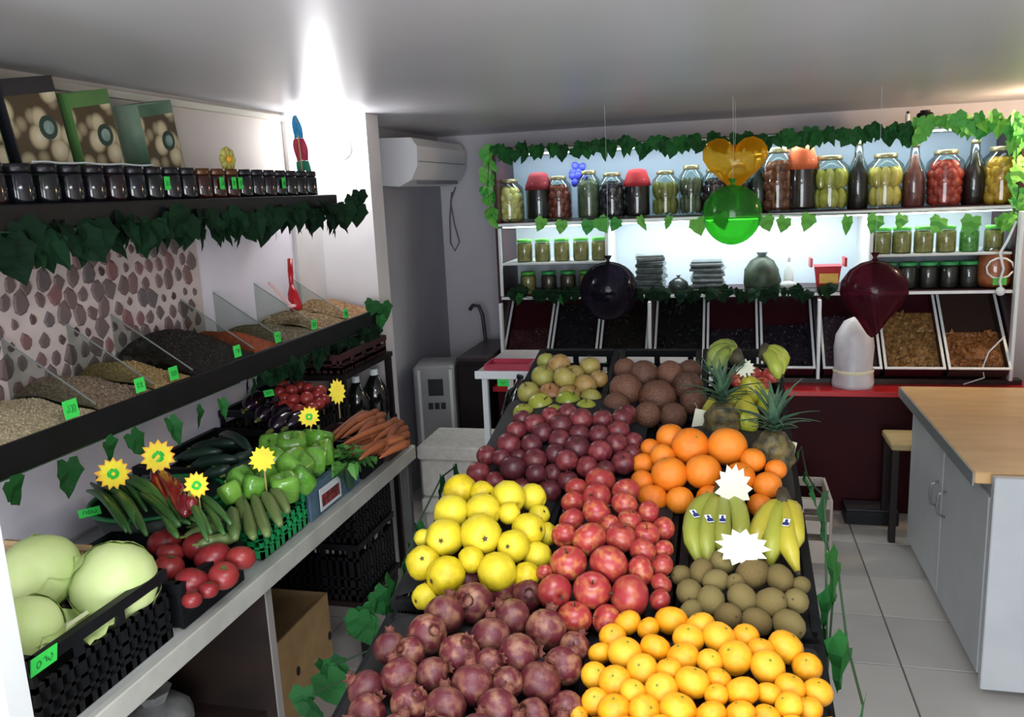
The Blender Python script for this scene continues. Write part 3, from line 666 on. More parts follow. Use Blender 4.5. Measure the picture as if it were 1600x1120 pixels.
# mushroom cartons
def print_mat(name, c1, c2, gap, sc):
    m = mat(name, c1, None, .45); nt = m.node_tree; N = nt.nodes; L = nt.links
    tc = N.new('ShaderNodeTexCoord'); vo = N.new('ShaderNodeTexVoronoi'); vo.inputs['Scale'].default_value = sc; vo.inputs['Randomness'].default_value = .8
    rp = N.new('ShaderNodeValToRGB'); e = rp.color_ramp.elements
    e[0].position = .0; e[0].color = (*lin(c1), 1); e[1].position = .62; e[1].color = (*lin(gap), 1)
    k = e.new(.42); k.color = (*lin(c2), 1)
    L.new(tc.outputs['Object'], vo.inputs['Vector']); L.new(vo.outputs['Distance'], rp.inputs[0]); L.new(rp.outputs[0], N['Principled BSDF'].inputs['Base Color'])
    return m
def carton(y0, wd, ht, side, band, label, lean=.17, x1=-1.56, dp=.075):
    t = thing('mushroom_carton', label, 'carton', (x1 - dp / 2, y0 + wd / 2, 1.66), 'printed cartons leaning above the jam jars')
    M = T(0, y0 + wd, 1.661) @ Rx(lean) @ T(0, -wd, wd * math.sin(lean) * 0)
    # rests on its far lower edge: shift so that the lowest corner touches the board
    lo = min((M @ Vector((0, q, 0))).z for q in (0, wd)); M = T(0, 0, 1.661 - lo) @ M
    MB().box(x1 - dp, x1, 0, wd, 0, ht, M).build('box', side, t)
    MB().box(x1, x1 + .001, .004, wd - .004, .01, ht * .87, M).build('mushroom_print', print_mat('mushroom_print', 'e6dcc0', 'c4b692', '463a24', 19), t)
    MB().box(x1, x1 + .0012, .004, wd - .004, ht * .87, ht - .004, M).build('colour_band', band, t)
    c = M @ Vector((x1 + .002, wd * .66, ht * .60))
    MB().lathe([(.028, 0), (.028, .001)], 20, T(c) @ Ry(PI / 2)).build('logo_ring', mat('logo_dark', '1f3a34', None, .5), t)
    MB().lathe([(.016, 0), (.016, .001)], 20, T(c + Vector((.001, 0, 0))) @ Ry(PI / 2)).build('logo_disc', mat('logo_grey', '8aa39a', '5f7a72', .5, 30), t)
GRN = mat('carton_green', '5f8a4a', '4a7440', .5, 6); DKC = mat('carton_dark', '22242c', '1a1b22', .5, 6); DGC = mat('carton_dark_green', '2a5a40', '8ea08a', .5, 4)
carton(1.42, .19, .285, GRN, GRN, 'leftmost mushroom carton on the wall shelf, cut by the photo edge')
carton(1.645, .165, .29, DKC, DKC, 'mushroom carton with black top band above the jam jars')
carton(1.845, .15, .28, GRN, GRN, 'mushroom carton with light green top band above the jam jars')
carton(2.10, .155, .275, DGC, DGC, 'rightmost mushroom carton with dark green side panel')
p = Vector((-1.50, 2.36, 1.762))
t = thing('yellow_flower', 'pale yellow artificial flower on the jars beside last carton', 'flower', p)
for k in range(8): a = k * PI / 4; MB().ball(p + Vector((.01, .026 * math.cos(a), .028 + .022 * math.sin(a))), .017, 7, 5, (.5, 1, 1)).build('petal', mat('pale_yellow', 'c9c36a', 'b0a850', .6, 30), t, True)
MB().ball(p + Vector((.014, 0, .028)), .012, 7, 5).build('centre', ORA, t, True)
# table flag
p = Vector((-1.52, 2.90, 1.66)); t = thing('table_flag', 'small blue red and green striped flag drooping on a stick', 'flag', p)
MB().lathe([(.03, 0), (.03, .008), (.008, .014)], 14, T(p)).build('base', BLACKP, t, True)
top = onY(462, 180, 2.93); MB().tube([p + Vector((0, 0, .01)), p.lerp(top, .5) + Vector((0, 0, .004)), top], .003, 6).build('pole', STICK, t)
for k, (nm, c) in enumerate((('blue_stripe', '2a8ac0'), ('red_stripe', 'b0304a'), ('green_stripe', '2a8a70'))):
    mb = MB(); n = 5; v = []; f = []
    for i in range(n + 1):
        u = (k + i / n) / 3; c0 = top.lerp(onY(480, 285, 2.93), u); wd = .012 + .022 * math.sin(u * 2.6)
        for j in range(5): q = j / 4 - .5; v.append((c0.x + q * wd * 1.6, c0.y - .006 - .008 * math.sin(j * 2.2 + i), c0.z - .01 * abs(q)))
    for i in range(n):
        for j in range(4): a = i * 5 + j; f.append((a, a + 1, a + 6, a + 5))
    mb.add(v, f).build(nm, mat('flag_' + nm, c, None, .7), t, True)
# garland below the jar shelf
pt = [(-1.412, 1.0 + .24 * k, 1.618 + .006 * math.sin(k * 2)) for k in range(9)]
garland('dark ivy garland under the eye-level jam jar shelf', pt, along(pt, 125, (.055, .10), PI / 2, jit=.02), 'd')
pt = [(-1.41, 2.9, 1.635), (-1.38, 2.97, 1.645), (-1.36, 3.02, 1.64)]
garland('few ivy leaves at the right end of the jam jar shelf', pt, [((-1.385, 2.86, 1.63), .08, .9, .1, .2), ((-1.385, 2.95, 1.635), .10, .9, .1, -.1), ((-1.375, 2.99, 1.66), .07, .8, 0, .3), ((-1.365, 3.02, 1.625), .085, .9, .1, .1), ((-1.36, 3.03, 1.68), .07, .7, .2, 0)], 'd')
# stone-look wall panel: each stone is its own raised piece
STB = mat('pinkish_mortar', 'cbbcb8', 'bfb0ad', .7, 10)
pan = tag(MB().box(XL + .0025, XL + .008, 1.28, 2.44, 1.151, 1.598).build('stone_panel', STB), 'pinkish wall panel with raised grey and maroon stones behind grain bins', 'wall panel')
SM = [mat('stone_%d' % i, a, b, .6, 25, .2, 60, c3='74625f') for i, (a, b) in enumerate((('5c4c4c', '74605c'), ('3a2026', '4a2c30'), ('7c5254', '8a605e'), ('585052', '6a6062')))]
SMESH = []
for k in range(10):
    n = 8; po = []
    for i in range(n): a = 2 * PI * i / n; q = U(.78, 1.12); po.append((q * math.cos(a), q * 1.15 * math.sin(a) + (.25 if i == 2 else 0)))
    mb = MB(); v = [(0, x, z) for x, z in po] + [(.9, x * .75, z * .75) for x, z in po]
    mb.add(v, [tuple(range(n, 2 * n))] + [(i, (i + 1) % n, n + (i + 1) % n, n + i) for i in range(n)])
    SMESH.append([mb.mesh('stone', m) for m in SM])
pb = wloc(pan); row = 0; z = 1.18
while z < 1.585:
    y = 1.31 + (.028 if row % 2 else 0)
    while y < 2.42:
        big = rnd(); r = .0275 if big < .40 else (.019 if big < .75 else .012)
        k = 1 if r < .014 else random.choice((0, 0, 2, 3))
        o = obj('stone', SMESH[random.randrange(10)][k], Vector((XL + .008, y + U(-.008, .008), z + U(-.008, .008))) - pb, (U(-.3, .3), 0, 0), (.005, r, r), parent=pan)
        y += .052
    z += .050; row += 1

# ================================================================== GRAIN SHELF
t = thing('grain_shelf', 'long black wall shelf with open bins of grains and pulses', 'shelf', (-1.57, 2.1, 1.12))
MB().box(-1.699, -1.44, .96, 3.31, 1.125, 1.15).build('board', BLACKP, t)
MB().box(-1.44, -1.425, .96, 3.31, 1.12, 1.188, bev=.003).build('front_lip', BLACKP, t)
YD = [.97, 1.62, 1.83, 2.0, 2.32, 2.50, 2.76, 3.02, 3.29]
def pane(y):
    mb = MB(); th = .003; po = [(-1.69, 1.152), (-1.445, 1.152), (-1.445, 1.20), (-1.69, 1.36)]
    v = [(x, y - th / 2, z) for x, z in po] + [(x, y + th / 2, z) for x, z in po]
    mb.add(v, [(0, 1, 2, 3), (7, 6, 5, 4)] + [((i + 1) % 4, i, i + 4, (i + 1) % 4 + 4) for i in range(4)])
    mb.build('glass_divider', film('divider_glass', 'e9eeec', .08, .08, .25), t)
    MB().tube([(-1.445, y, 1.201), (-1.69, y, 1.361)], .0022, 5).build('divider_edge', mat('glass_edge', '7a807e', None, .3), t)
for y in YD[1:-1]: pane(y)
GR = [('pale wheat', 'c2b494', 'a09272', .05, .0036), ('mixed brown lentils', '9a8670', '6d5a48', .055, .004), ('golden yellow peas', 'b59c6c', '947648', .055, .0042), ('black raisins', '241c18', '15110f', .10, .006),
      ('orange red lentils', 'b2582e', '96441f', .055, .004), ('greenish brown seeds', '756a48', '5a5238', .04, .004), ('tan beans', 'a38a64', '86684a', .05, .006), ('peach coloured nuts', 'b9936c', '9c7450', .06, .006)]
for i, (nm, ca, cb, hh, gr) in enumerate(GR):
    y0, y1 = YD[i] + .006, YD[i + 1] - .006
    def S(x, y, y0=y0, y1=y1, hh=hh, i=i):
        u = (x + 1.44) / -.26; vv = (y - y0) / (y1 - y0)
        return 1.183 + hh * min(1, u * 1.7) * (.55 + .45 * math.sin(PI * min(1, max(0, vv)))) + .004 * math.sin(40 * x + i) * math.sin(30 * y)
    o = MB(); nx, ny = 10, 14; v = []; f = []
    for a in range(nx + 1):
        for b in range(ny + 1): x = -1.442 - .25 * a / nx; y = y0 + (y1 - y0) * b / ny; v.append((x, y, S(x, y)))
    for a in range(nx):
        for b in range(ny): k = a * (ny + 1) + b; f.append((k, k + 1, k + ny + 2, k + ny + 1))
    o.add(v, f)
    lo = MB().box(-1.69, -1.443, y0, y1, 1.151, 1.18); o.add(lo.v, lo.f)
    g = chunks(int(900 * (y1 - y0) / .2 * (.0042 / gr) ** 1.3), -1.68, -1.446, y0 + .004, y1 - .004, S, gr)
    o.add(g.v, g.f)
    tag(o.build('grain_heap', mat('grain_%d' % i, ca, cb, .7, 140, detail=1)), 'heap of %s in the %s bin of the black wall shelf' % (nm, ORD[i]), 'grain', None, 'stuff')
for y, w, nm in ((1.524, .042, 'pale wheat'), (1.759, .036, 'mixed brown lentils'), (1.895, .036, 'golden yellow peas'), (2.203, .036, 'black raisins'), (2.444, .036, 'orange red lentils'), (2.704, .036, 'greenish brown seeds'), (2.97, .036, 'tan beans')):
    green_tag((-1.428, y, 1.215), w, w, 'bright green square price tag stuck before the %s' % nm, PI / 2, .1)
RED = mat('red_scoop', 'c8202a', 'b01a22', .35, 5)
a, b, c = onX(453, 405, -1.60), onX(455, 445, -1.58), onX(462, 478, -1.56)
t = thing('red_scoop', 'red plastic scoop stuck upright in the grain bins', 'scoop', c)
MB().tube([a, a.lerp(b, .5), b], [.010, .011, .008], 8).build('handle', RED, t, True)
MB().tube([b, b.lerp(c, .4), c, c + (c - b) * .2], [.008, .02, .026, .022], 8).build('bowl', RED, t, True)
a, c = onX(420, 442, -1.58), onX(456, 478, -1.54)
t = thing('white_spoon', 'pale pink plastic spoon lying slanted beside the red scoop', 'spoon', c)
PK = mat('pale_pink_plastic', 'e6b4b4', None, .4); MB().tube([a, c], .005, 6).build('handle', PK, t); MB().ball(c, .017, 10, 6, (1, 1, .4)).build('bowl', PK, t, True)
pt = [(-1.43, 1.2 + .25 * k, 1.118) for k in range(5)]
lv = []
for px, py, s in ((15, 752, .075), (105, 722, .085), (165, 690, .07), (205, 678, .07), (265, 655, .08), (308, 638, .07), (345, 625, .06)):
    lv.append((onX(px, py, -1.425), s, PI / 2 + U(-.5, .3), U(-.3, .1), U(-.6, .2)))
garland('row of single ivy leaves hanging below the near grain bins', pt, lv, 'n')
pt = [(-1.43, 2.25 + .25 * k, 1.118) for k in range(5)]
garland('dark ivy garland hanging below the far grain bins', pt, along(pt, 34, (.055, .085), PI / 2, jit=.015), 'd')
pt = [(-1.44, 3.25, 1.16), (-1.41, 3.29, 1.19), (-1.39, 3.30, 1.17)]
garland('small ivy sprig at the far end of the grain shelf', pt, [((-1.42, 3.22, 1.23), .07, .8, -.3, .4), ((-1.40, 3.27, 1.21), .08, .8, .2, -.3), ((-1.385, 3.29, 1.20), .07, .5, 0, .5), ((-1.41, 3.25, 1.16), .07, 1, 0, 0)], 'n')

# ================================================================== VEGETABLE COUNTER (LEFT)
BROWN = mat('brown_board', '1c1210', '261914', .55, 8, stretch=(1, 4, 1))
t = thing('vegetable_counter', 'long white-topped counter along the left wall carrying vegetable crates', 'counter', (-1.38, 1.7, 0))
MB().box(-1.699, -1.075, .97, 2.66, .750, .782).build('top', mat('counter_white', 'b9bcb8', 'a9aca8', .5, 6), t)
MB().box(-1.075, -1.055, .97, 2.66, .738, .788, bev=.003).build('edge_strip', mat('edge_aluminium', 'b8b7ae', 'a7a69e', .45, 10), t)
for y in (.98, 1.68): MB().box(-1.69, -1.09, y, y + .025, 0, .75).build('partition', BROWN, t)
MB().box(-1.69, -1.12, 1.005, 1.68, .36, .385).build('lower_shelf', BROWN, t)
MB().box(-1.09, -1.086, 1.68, 1.705, 0, .738).build('edge_band', mat('edge_band_grey', '8a8580', None, .5), t)
MB().box(-1.699, -1.69, .98, 2.64, 0, .75).build('back_panel', DARKW, t)
MB().box(-1.10, -1.07, 2.61, 2.64, 0, .75, bev=.003).build('leg', mat('leg_grey', '4a4a48', '3a3a3a', .5, 8), t)
t = thing('low_stand', 'low dark stand under the empty black crates', 'stand', (-1.40, 2.62, 0))
MB().box(-1.58, -1.20, 2.45, 2.78, .255, .275).build('board', DARKW, t)
for x, y in ((-1.56, 2.47), (-1.22, 2.47), (-1.56, 2.76), (-1.22, 2.76)): MB().box(x - .012, x + .012, y - .012, y + .012, 0, .255).build('support', DARKW, t)
crate('black_crate', 'empty black crate under the left counter, lower one of two', -1.57, -1.21, 2.455, 2.775, .485, .21)
crate('black_crate', 'empty black crate under the left counter, stacked on another', -1.57, -1.21, 2.455, 2.775, .70, .21)
t = thing('cardboard_box', 'brown cardboard box with small punched holes on the floor', 'box', (-1.52, 2.2, 0))
mb = MB(); z1 = .31; Y0, Y1, X0, X1 = 1.76, 2.44, -1.68, -1.335
mb.box(X0, X1, Y0, Y1, 0, .006); mb.box(X0, X0 + .006, Y0, Y1, .006, z1); mb.box(X1 - .006, X1, Y0, Y1, .006, z1); mb.box(X0 + .006, X1 - .006, Y0, Y0 + .006, .006, z1); mb.box(X0 + .006, X1 - .006, Y1 - .006, Y1, .006, z1)
mb.build('carton_walls', CARD, t)
for px, py in ((466, 1048), (515, 993)): c = onX(px, py, -1.334); MB().lathe([(.011, 0), (.011, .002)], 10, T(c) @ Ry(PI / 2) @ Matrix.Diagonal((1.5, 1, 1, 1))).build('punched_hole', DGREY, t)
t = thing('white_sack', 'crumpled pale plastic sack on the lower shelf under the counter', 'bag', (-1.3, 1.5, .385))
MB().ball((-1.3, 1.5, .45), .1, 12, 8, (.8, 1, .65)).build('sack', mat('sack_grey', '8a8a88', '6a6a6a', .6, 20, .6, 20), t, True); MB().lathe([(.03, 0), (.045, .03)], 8, T(-1.3, 1.5, .51)).build('gathered_top', mat('sack_grey', '8a8a88'), t)

# --- cabbages in the near crate
crate('vegetable_crate', 'black slotted crate with cabbages at the near end', -1.50, -1.09, 1.0, 1.345, .935, .150)
CAB = mat('cabbage_leaf', 'c8d795', 'b4ca7c', .5, 9, .35, 16, stretch=(1, 1, .35))
def cabbage(px, py, rx, ry, z, label, rot):
    p = onZ(px, py, z); s = mpp(p); R_ = (rx + ry) / 2 * s
    t = thing('cabbage', label, 'cabbage', p - Vector((0, 0, R_ * .9)), 'cabbages in the near crate')
    E_ = Euler(rot).to_matrix().to_4x4()
    MB().lathe([(math.sin(PI * max(.02, min(.98, k / 14))) * R_, -math.cos(PI * k / 14) * R_ * .86) for k in range(15)], 22, T(p) @ E_, fn=lambda a, z: 1 + .018 * math.sin(5 * a + 20 * z)).build('head', CAB, t, True)
    for k in range(4):                                               # wrapper leaves hugging the head
        mb = MB(); n = 9; v = []; f = []; a0 = k * 1.6 + rnd()
        for i in range(n + 1):
            for j in range(n + 1):
                th = .06 * PI + (i / n) * .62 * PI; wv = (j / n - .5) * 2.0 * math.sin(PI * min(1, .12 + i / n * .9))
                rr = R_ * (1.015 + .035 * (abs(j / n - .5) * 2) ** 3 + (.06 * max(0, i / n - .8) * 4) + .008 * math.sin(14 * j / n + 5 * i / n)); a = a0 + wv
                v.append((rr * math.sin(th) * math.cos(a), rr * math.sin(th) * math.sin(a), -rr * .86 * math.cos(th)))
        for i in range(n):
            for j in range(n): q = i * (n + 1) + j; f.append((q, q + n + 1, q + n + 2, q + 1))
        mb.add(v, f, T(p) @ E_).build('outer_leaf', CAB, t, True)
    MB().lathe([(.018, -R_ * .93), (.02, -R_ * .80)], 10, T(p) @ E_).build('stump', mat('cabbage_stump', 'd8d8b8', None, .7), t)
cabbage(62, 893, 64, 60, .965, 'pale green cabbage at the back of the crate beside the white post', (.3, .2, 0))
cabbage(180, 912, 70, 60, .925, 'large pale green cabbage lying by the tomatoes', (.8, .9, .3))
cabbage(40, 985, 56, 54, .925, 'front pale green cabbage beside the white post', (.5, -.4, 1))
p = onZ(110, 995, .88); t = thing('cabbage_leaf', 'loose light green cabbage leaf lying in front of the cabbages', 'leaf', p)
mb = MB(); n = 8; v = []; f = []
for i in range(n + 1):
    for j in range(n + 1): u, q = i / n - .5, j / n - .5; v.append((u * .13, q * .20 * (1 - u * u * 2), .02 * math.sin(6 * u) + .10 * q * q + .006 * math.sin(30 * q)))
for i in range(n):
    for j in range(n): q = i * (n + 1) + j; f.append((q, q + n + 1, q + n + 2, q + 1))
mb.add(v, f, T(p)).build('blade', CAB, t, True); MB().tube([p + Vector((0, -.08, .024)), p + Vector((0, .08, .024))], .004, 5).build('rib', mat('cabbage_stump', 'd8d8b8'), t)
green_tag(onX(70, 1035, -1.07) + Vector((0, 0, .004)), .055, .032, 'green price tag on the cabbage crate rim', PI / 2, -.2)
t = thing('cardboard_sheet', 'brown cardboard sheet standing behind the cabbages', 'cardboard', (-1.40, 1.37, .784))
MB().box(-1.50, -1.28, 1.360, 1.366, .784, .965).build('sheet', CARD, t); MB().box(-1.50, -1.28, 1.3585, 1.36, .955, .965).build('torn_edge', mat('cardboard_edge', 'c2a57a', None, .9), t)

# --- generic fruit meshes (unit radius)
def fruit_lathe(dip=.12, n=16, m=10, sq=1.0, lump=0, top=None):
    pr = []
    for k in range(m + 1):
        th = PI * k / m; r = math.sin(th); z = -math.cos(th) * sq
        if k == 0 or k == m: r = .04; z *= (1 - dip * 1.6)
        elif k in (1, m - 1): r = .26; z *= (1 - dip * .15)
        pr.append((r, z))
    return MB().lathe(pr, n, fn=(lambda a, z: 1 + lump * math.sin(5 * a + 1.3) * (.6 + .4 * z)) if lump else None)
def stem_mesh(z, l, m, r=.05): return MB().tube([(0, 0, z - .1), (.03, 0, z + l * .6), (.10, 0, z + l)], r, 5).mesh('stem', m)
STK = mat('fruit_stem', '4a3a22', None, .8)
FR = {}
TOM = mat('tomato_skin', '8a262a', '781e24', .36, 4, c3='963430')
FR['tomato'] = (fruit_lathe(.14, sq=.82).mesh('tomato', TOM, True), [('calyx', plate(star_poly(5, .42, .12), .03, T(0, 0, .72) @ Rx(PI / 2)).mesh('calyx', mat('calyx_green', '3f5a24', None, .7)))])
FR['cherry'] = (fruit_lathe(.06, sq=.95, n=12, m=8).mesh('cherry_tomato', mat('cherry_tomato_skin', '9a282a', '862022', .3, 4, c3='a8443a'), True), [])
FR['pepper'] = (MB().lathe([(.05, -.9), (.45, -1.0), (.75, -.8), (.92, -.1), (1.0, .5), (.85, .9), (.45, .95), (.12, .78)], 16, fn=lambda a, z: 1 + .12 * math.cos(4 * a)).mesh('bell_pepper', mat('green_pepper_skin', '5f9a35', '4a8429', .22, 4, c3='86b84a', coat=.3), True), [('stem', stem_mesh(.8, .45, mat('pepper_stem', '4f7a2a', None, .6), .1))])
def fruit(kind, p, r, label, cat, group, rot=None):
    me, parts = FR[kind]
    o = obj(me.name, me, p, rot or (U(-.6, .6), U(-.6, .6), U(0, 6.3)), r)
    tag(o, label, cat, group)
    for nm, pm in parts: obj(nm, pm, parent=o)
    return o
def relax(C_, R_, it=30, k=.95, wz=.5):
    C_ = [Vector(c) for c in C_]
    for _ in range(it):
        for i in range(len(C_)):
            for j in range(i):
                d = C_[i] - C_[j]; L = d.length; m = (R_[i] + R_[j]) * k
                if 1e-6 < L < m:
                    s = d / L * (m - L) * .5; s.z *= wz; C_[i] += s; C_[j] -= s
    return C_
def pile(kind, pts, S, noun, cat, where, group, rmul=1.0, squash=None, rots=None, special=True):
    """pts: (px, py, rpx) of the fruits seen; S: height field of the pile"""
    C_ = []; R_ = []
    for (px, py, rp) in pts: p = onS(px, py, S); C_.append(p); R_.append(max(.008, rp * mpp(p) * rmul * 1.07))
    C_ = relax(C_, R_, k=.90)
    pj = [proj(c) for c in C_]; rp_ = sum(p[2] for p in pts) / len(pts)
    inn = sorted([i for i in range(len(pts)) if pj[i][1] - rp_ * .7 < 1120], key=lambda i: pj[i][1])
    ex = {}
    if len(inn) > 3:                                                  # rows seen from the front, counted from the back; order from the left
        rows_ = [[inn[0]]]
        for i in inn[1:]:
            if pj[i][1] - pj[rows_[-1][0]][1] < 1.25 * rp_: rows_[-1].append(i)
            else: rows_.append([i])
        for k, rw in enumerate(rows_):
            rw.sort(key=lambda i: pj[i][0])
            for q, i in enumerate(rw):
                o_ = 'only one' if len(rw) == 1 else ('leftmost' if q == 0 else 'rightmost' if q == len(rw) - 1 else '%s from left' % ORD[q])
                r_ = 'rearmost row' if k == 0 else 'front row' if k == len(rows_) - 1 else '%s row from back' % ORD[k]
                ex[i] = '%s %s, %s in the %s' % (noun, where, o_, r_)
    out = []
    for i, (p, r) in enumerate(zip(C_, R_)):
        out.append(fruit(kind, p, r, ex.get(i, '%s %s, at the near end below the frame' % (noun, where)), cat, group, rots[i] if rots else None))
    return C_, R_, out
def Z_(z): return lambda x, y: z
# --- tomatoes
crate('vegetable_crate', 'black crate holding big tomatoes beside the cabbages', -1.44, -1.085, 1.375, 1.605, .885, .10, solid=True)
tp = [(a / 3.5, 800 + b / 3.5, r / 3.5) for a, b, r in ((910, 175, 78), (1040, 210, 76), (1165, 240, 82), (1300, 250, 66), (930, 290, 68), (1070, 380, 78), (1205, 350, 68), (1140, 425, 45), (1050, 480, 45), (985, 215, 60))]
pile('tomato', tp, lambda x, y: .885 + .02 * math.sin(8 * y), 'big red tomato', 'tomato', 'beside the cabbages', 'tomatoes in the black crate', rmul=1.15)
# ---------------------------------------------------------------- long vegetables
def long_veg(name, a, b, r, m, label, cat, group, bend=.0, tip=True, n=9, side=Vector((0, 0, 1))):
    a, b = Vector(a), Vector(b); d = b - a; P = []; Rr = []
    for k in range(n):
        u = k / (n - 1); P.append(a + d * u + side * bend * math.sin(PI * u) * d.length)
        Rr.append(r * (.35 + .65 * min(1, 4 * min(u + .03, 1.03 - u))))
    t = thing(name, label, cat, (a + b) / 2 - Vector((0, 0, r)), group)
    MB().tube(P, Rr, 8).build('body', m, t, True)
    if tip: MB().tube([P[0] - d.normalized() * r * .9, P[0]], [r * .16, r * .24], 5).build('stem_end', mat('veg_stem', '6a7a3a', None, .7), t)
    return t
# --- bowl of green beans with red peppers
BOWLG = mat('green_plastic', '1f8a4a', '1a7a40', .4, 6)
def bowl(name, label, c, R_, h, m, cat='bowl', mesh=False):
    t = thing(name, label, cat, c)
    MB().lathe([(R_ * .55, 0), (R_ * .62, .004), (R_ * .98, h), (R_ * 1.0, h), (R_ * .66, 0)], 26, T(c), cap=False).build('bowl_wall', m, t, True)
    MB().lathe([(.001, .0), (R_ * .6, .0), (R_ * .6, .005), (.001, .005)], 24, T(c), cap=False).build('bowl_base', m, t)
    mb = MB(); mb.tube([(c[0] + R_ * math.cos(2 * PI * k / 26), c[1] + R_ * math.sin(2 * PI * k / 26), c[2] + h) for k in range(27)], .006, 5); mb.build('rim', BOWLG, t, True)
    return t
bc = onZ(245, 800, .93); bc = Vector((-1.425, 1.765, .93))
bowl('vegetable_bowl', 'dark round bowl with green rim full of green chillies', (bc.x, bc.y, .784), .165, .13, mat('dark_green_plastic', '12261e', '0e1e18', .4, 6))
BEAN = mat('green_chilli_skin', '335c2e', '27491f', .35, 20, c3='4f7a3c')
for k in range(36):
    u = k / 36; px = 138 + 172 * u + U(-8, 8); py = 750 + U(-8, 26)
    a = onZ(px, py, .975 - .02 * abs(u - .4)); b = onZ(px + U(25, 70), py + U(42, 72), .945)
    long_veg('green_chilli', a, b, U(.0075, .0105), BEAN, '%s long green chilli counted from the left in the dark round bowl' % (ORD[k] if k < 25 else 'one far right') if k < 25 else 'long green chilli at the right side of the dark round bowl', 'chilli', 'green chillies in the round bowl', U(-.08, .12))
REDC = mat('red_chilli_skin', '701820', '561016', .25, 6, c3='a22a2a', coat=.3)
for k, (x0, y0, x1, y1) in enumerate(((238, 738, 262, 785), (250, 735, 280, 792), (262, 742, 284, 800), (285, 770, 290, 806), (297, 775, 302, 800), (275, 750, 296, 802))):
    long_veg('red_chilli', onZ(x0, y0, 1.0), onZ(x1, y1, .965), .014, REDC, '%s long dark red pepper from the left, behind the chilli bowl' % ORD[(0, 1, 2, 4, 5, 3)[k]], 'pepper', 'long red peppers', U(-.05, .1))
bc2 = onZ(290, 752, .90)
bowl('vegetable_bowl', 'small dark bowl below the long red peppers', (-1.33, 1.985, .784), .062, .13, mat('dark_green_plastic', '12261e'))
# --- dark cucumbers
crate('vegetable_crate', 'black crate of dark cucumbers against the left wall', -1.69, -1.405, 2.0, 2.42, .905, .12)
CUC = mat('dark_cucumber_skin', '1c2f28', '16241f', .35, 14, .2, 40, c3='2a4234')
for k, (x0, y0, x1, y1) in enumerate(((278, 716, 345, 706), (300, 700, 372, 692), (330, 688, 385, 694), (300, 728, 372, 718), (338, 728, 395, 706), (352, 742, 398, 722), (320, 742, 360, 730), (345, 680, 392, 704))):
    long_veg('dark_cucumber', onZ(x0, y0, .93), onZ(x1, y1, .945), .017, CUC, 'dark green cucumber, %s of the pile by the left wall' % ('leftmost', 'rear left one', 'rear right one', 'lower left one', 'rightmost', 'lower right one', 'nearest one', 'rearmost')[k], 'cucumber', 'dark cucumbers', U(-.05, .06))
# --- green net basket with pale cucumbers
g0, g1 = onZ(345, 868, .785), onZ(468, 800, .785)
GNET = mat('green_net_plastic', '1f9a56', '188a4a', .35, 6)
crate('green_basket', 'bright green plastic basket with pale cucumbers on the counter', -1.26, -1.09, 1.70, 1.93, .905, .115, m=GNET, cat='basket')
ZUC = mat('pale_cucumber_skin', '5c7040', '47602f', .4, 14, .15, 40, c3='6f7f4a')
for k, (x0, y0, x1, y1) in enumerate(((362, 795, 368, 842), (380, 780, 396, 840), (396, 772, 418, 836), (412, 770, 438, 820), (372, 768, 384, 812), (425, 765, 450, 800), (290, 838, 350, 822), (310, 850, 372, 840), (300, 822, 352, 808))):
    zz = .915 if k < 6 else .895
    long_veg('pale_cucumber', onZ(x0, y0, zz + .012), onZ(x1, y1, zz), .0155, ZUC, '%s pale grey green cucumber from the left in the bright green basket' % ORD[(0, 2, 3, 4, 1, 5)[k]] if k < 6 else 'pale green cucumber lying left of the bright green basket', 'cucumber', 'pale cucumbers' if k < 6 else 'pale cucumbers beside the basket', U(-.04, .06))
# --- bell peppers and greens in the clear blue crate
CB = film('bluish_clear_plastic', 'b9d0dc', .12, .15, .4, .30, '8fb2c6')
crate('clear_crate', 'translucent bluish crate of green bell peppers and herbs', -1.26, -1.09, 1.955, 2.27, .885, .10, m=CB, solid=True)
t = thing('radish_label', 'red printed label card on the front of the bluish crate', 'label', (-1.083, 2.03, .80))
MB().box(-1.0845, -1.0830, 1.99, 2.12, .80, .865).build('card', mat('label_white', 'cfd6d8', None, .5), t)
MB().box(-1.0830, -1.0822, 2.0, 2.11, .81, .845).build('print', print_mat('radish_print', 'a84a48', '8a3234', '5a2a2c', 60), t)
PP = [(455, 700, 24), (488, 695, 22), (430, 722, 20), (458, 732, 26), (448, 762, 22), (490, 722, 20), (412, 742, 20), (375, 752, 20), (395, 762, 18), (470, 752, 20), (505, 708, 18), (432, 700, 18), (360, 770, 16)]
pile('pepper', PP, lambda x, y: .915 + .03 * max(0, 1 - ((x + 1.25) / .2) ** 2), 'green bell pepper', 'pepper', 'behind pale cucumbers', 'green bell peppers')
HERB = mat('herb_leaf', '3f7a2c', '2c5c22', .5, 40, c3='5a9440')
hm = [leaf_mesh('leaf', HERB, c, .8) for c in (.3, .5)]
for hi, (hx, hy, lab) in enumerate(((515, 735, 'leafy bunch of green herbs in the bluish crate'), (545, 735, 'leafy bunch of green herbs at the far end of bluish crate'))):
    b0 = onZ(hx, hy, .86); t = thing('herb_bunch', lab, 'herbs', b0)
    MB().tube([b0 + Vector((0, 0, -.05)), b0 + Vector((0, 0, .03))], [.012, .02], 7).build('stems', STEMM, t)
    for k in range(26):
        q = Vector((U(-.07, .05), U(-.07, .07), U(.02, .06)))
        o = obj('leaf', random.choice(hm), q, (Rz(U(0, 6.3)) @ Rx(U(-1.9, -.6)) @ Ry(U(-.5, .5))).to_euler(), U(.04, .06), parent=t)
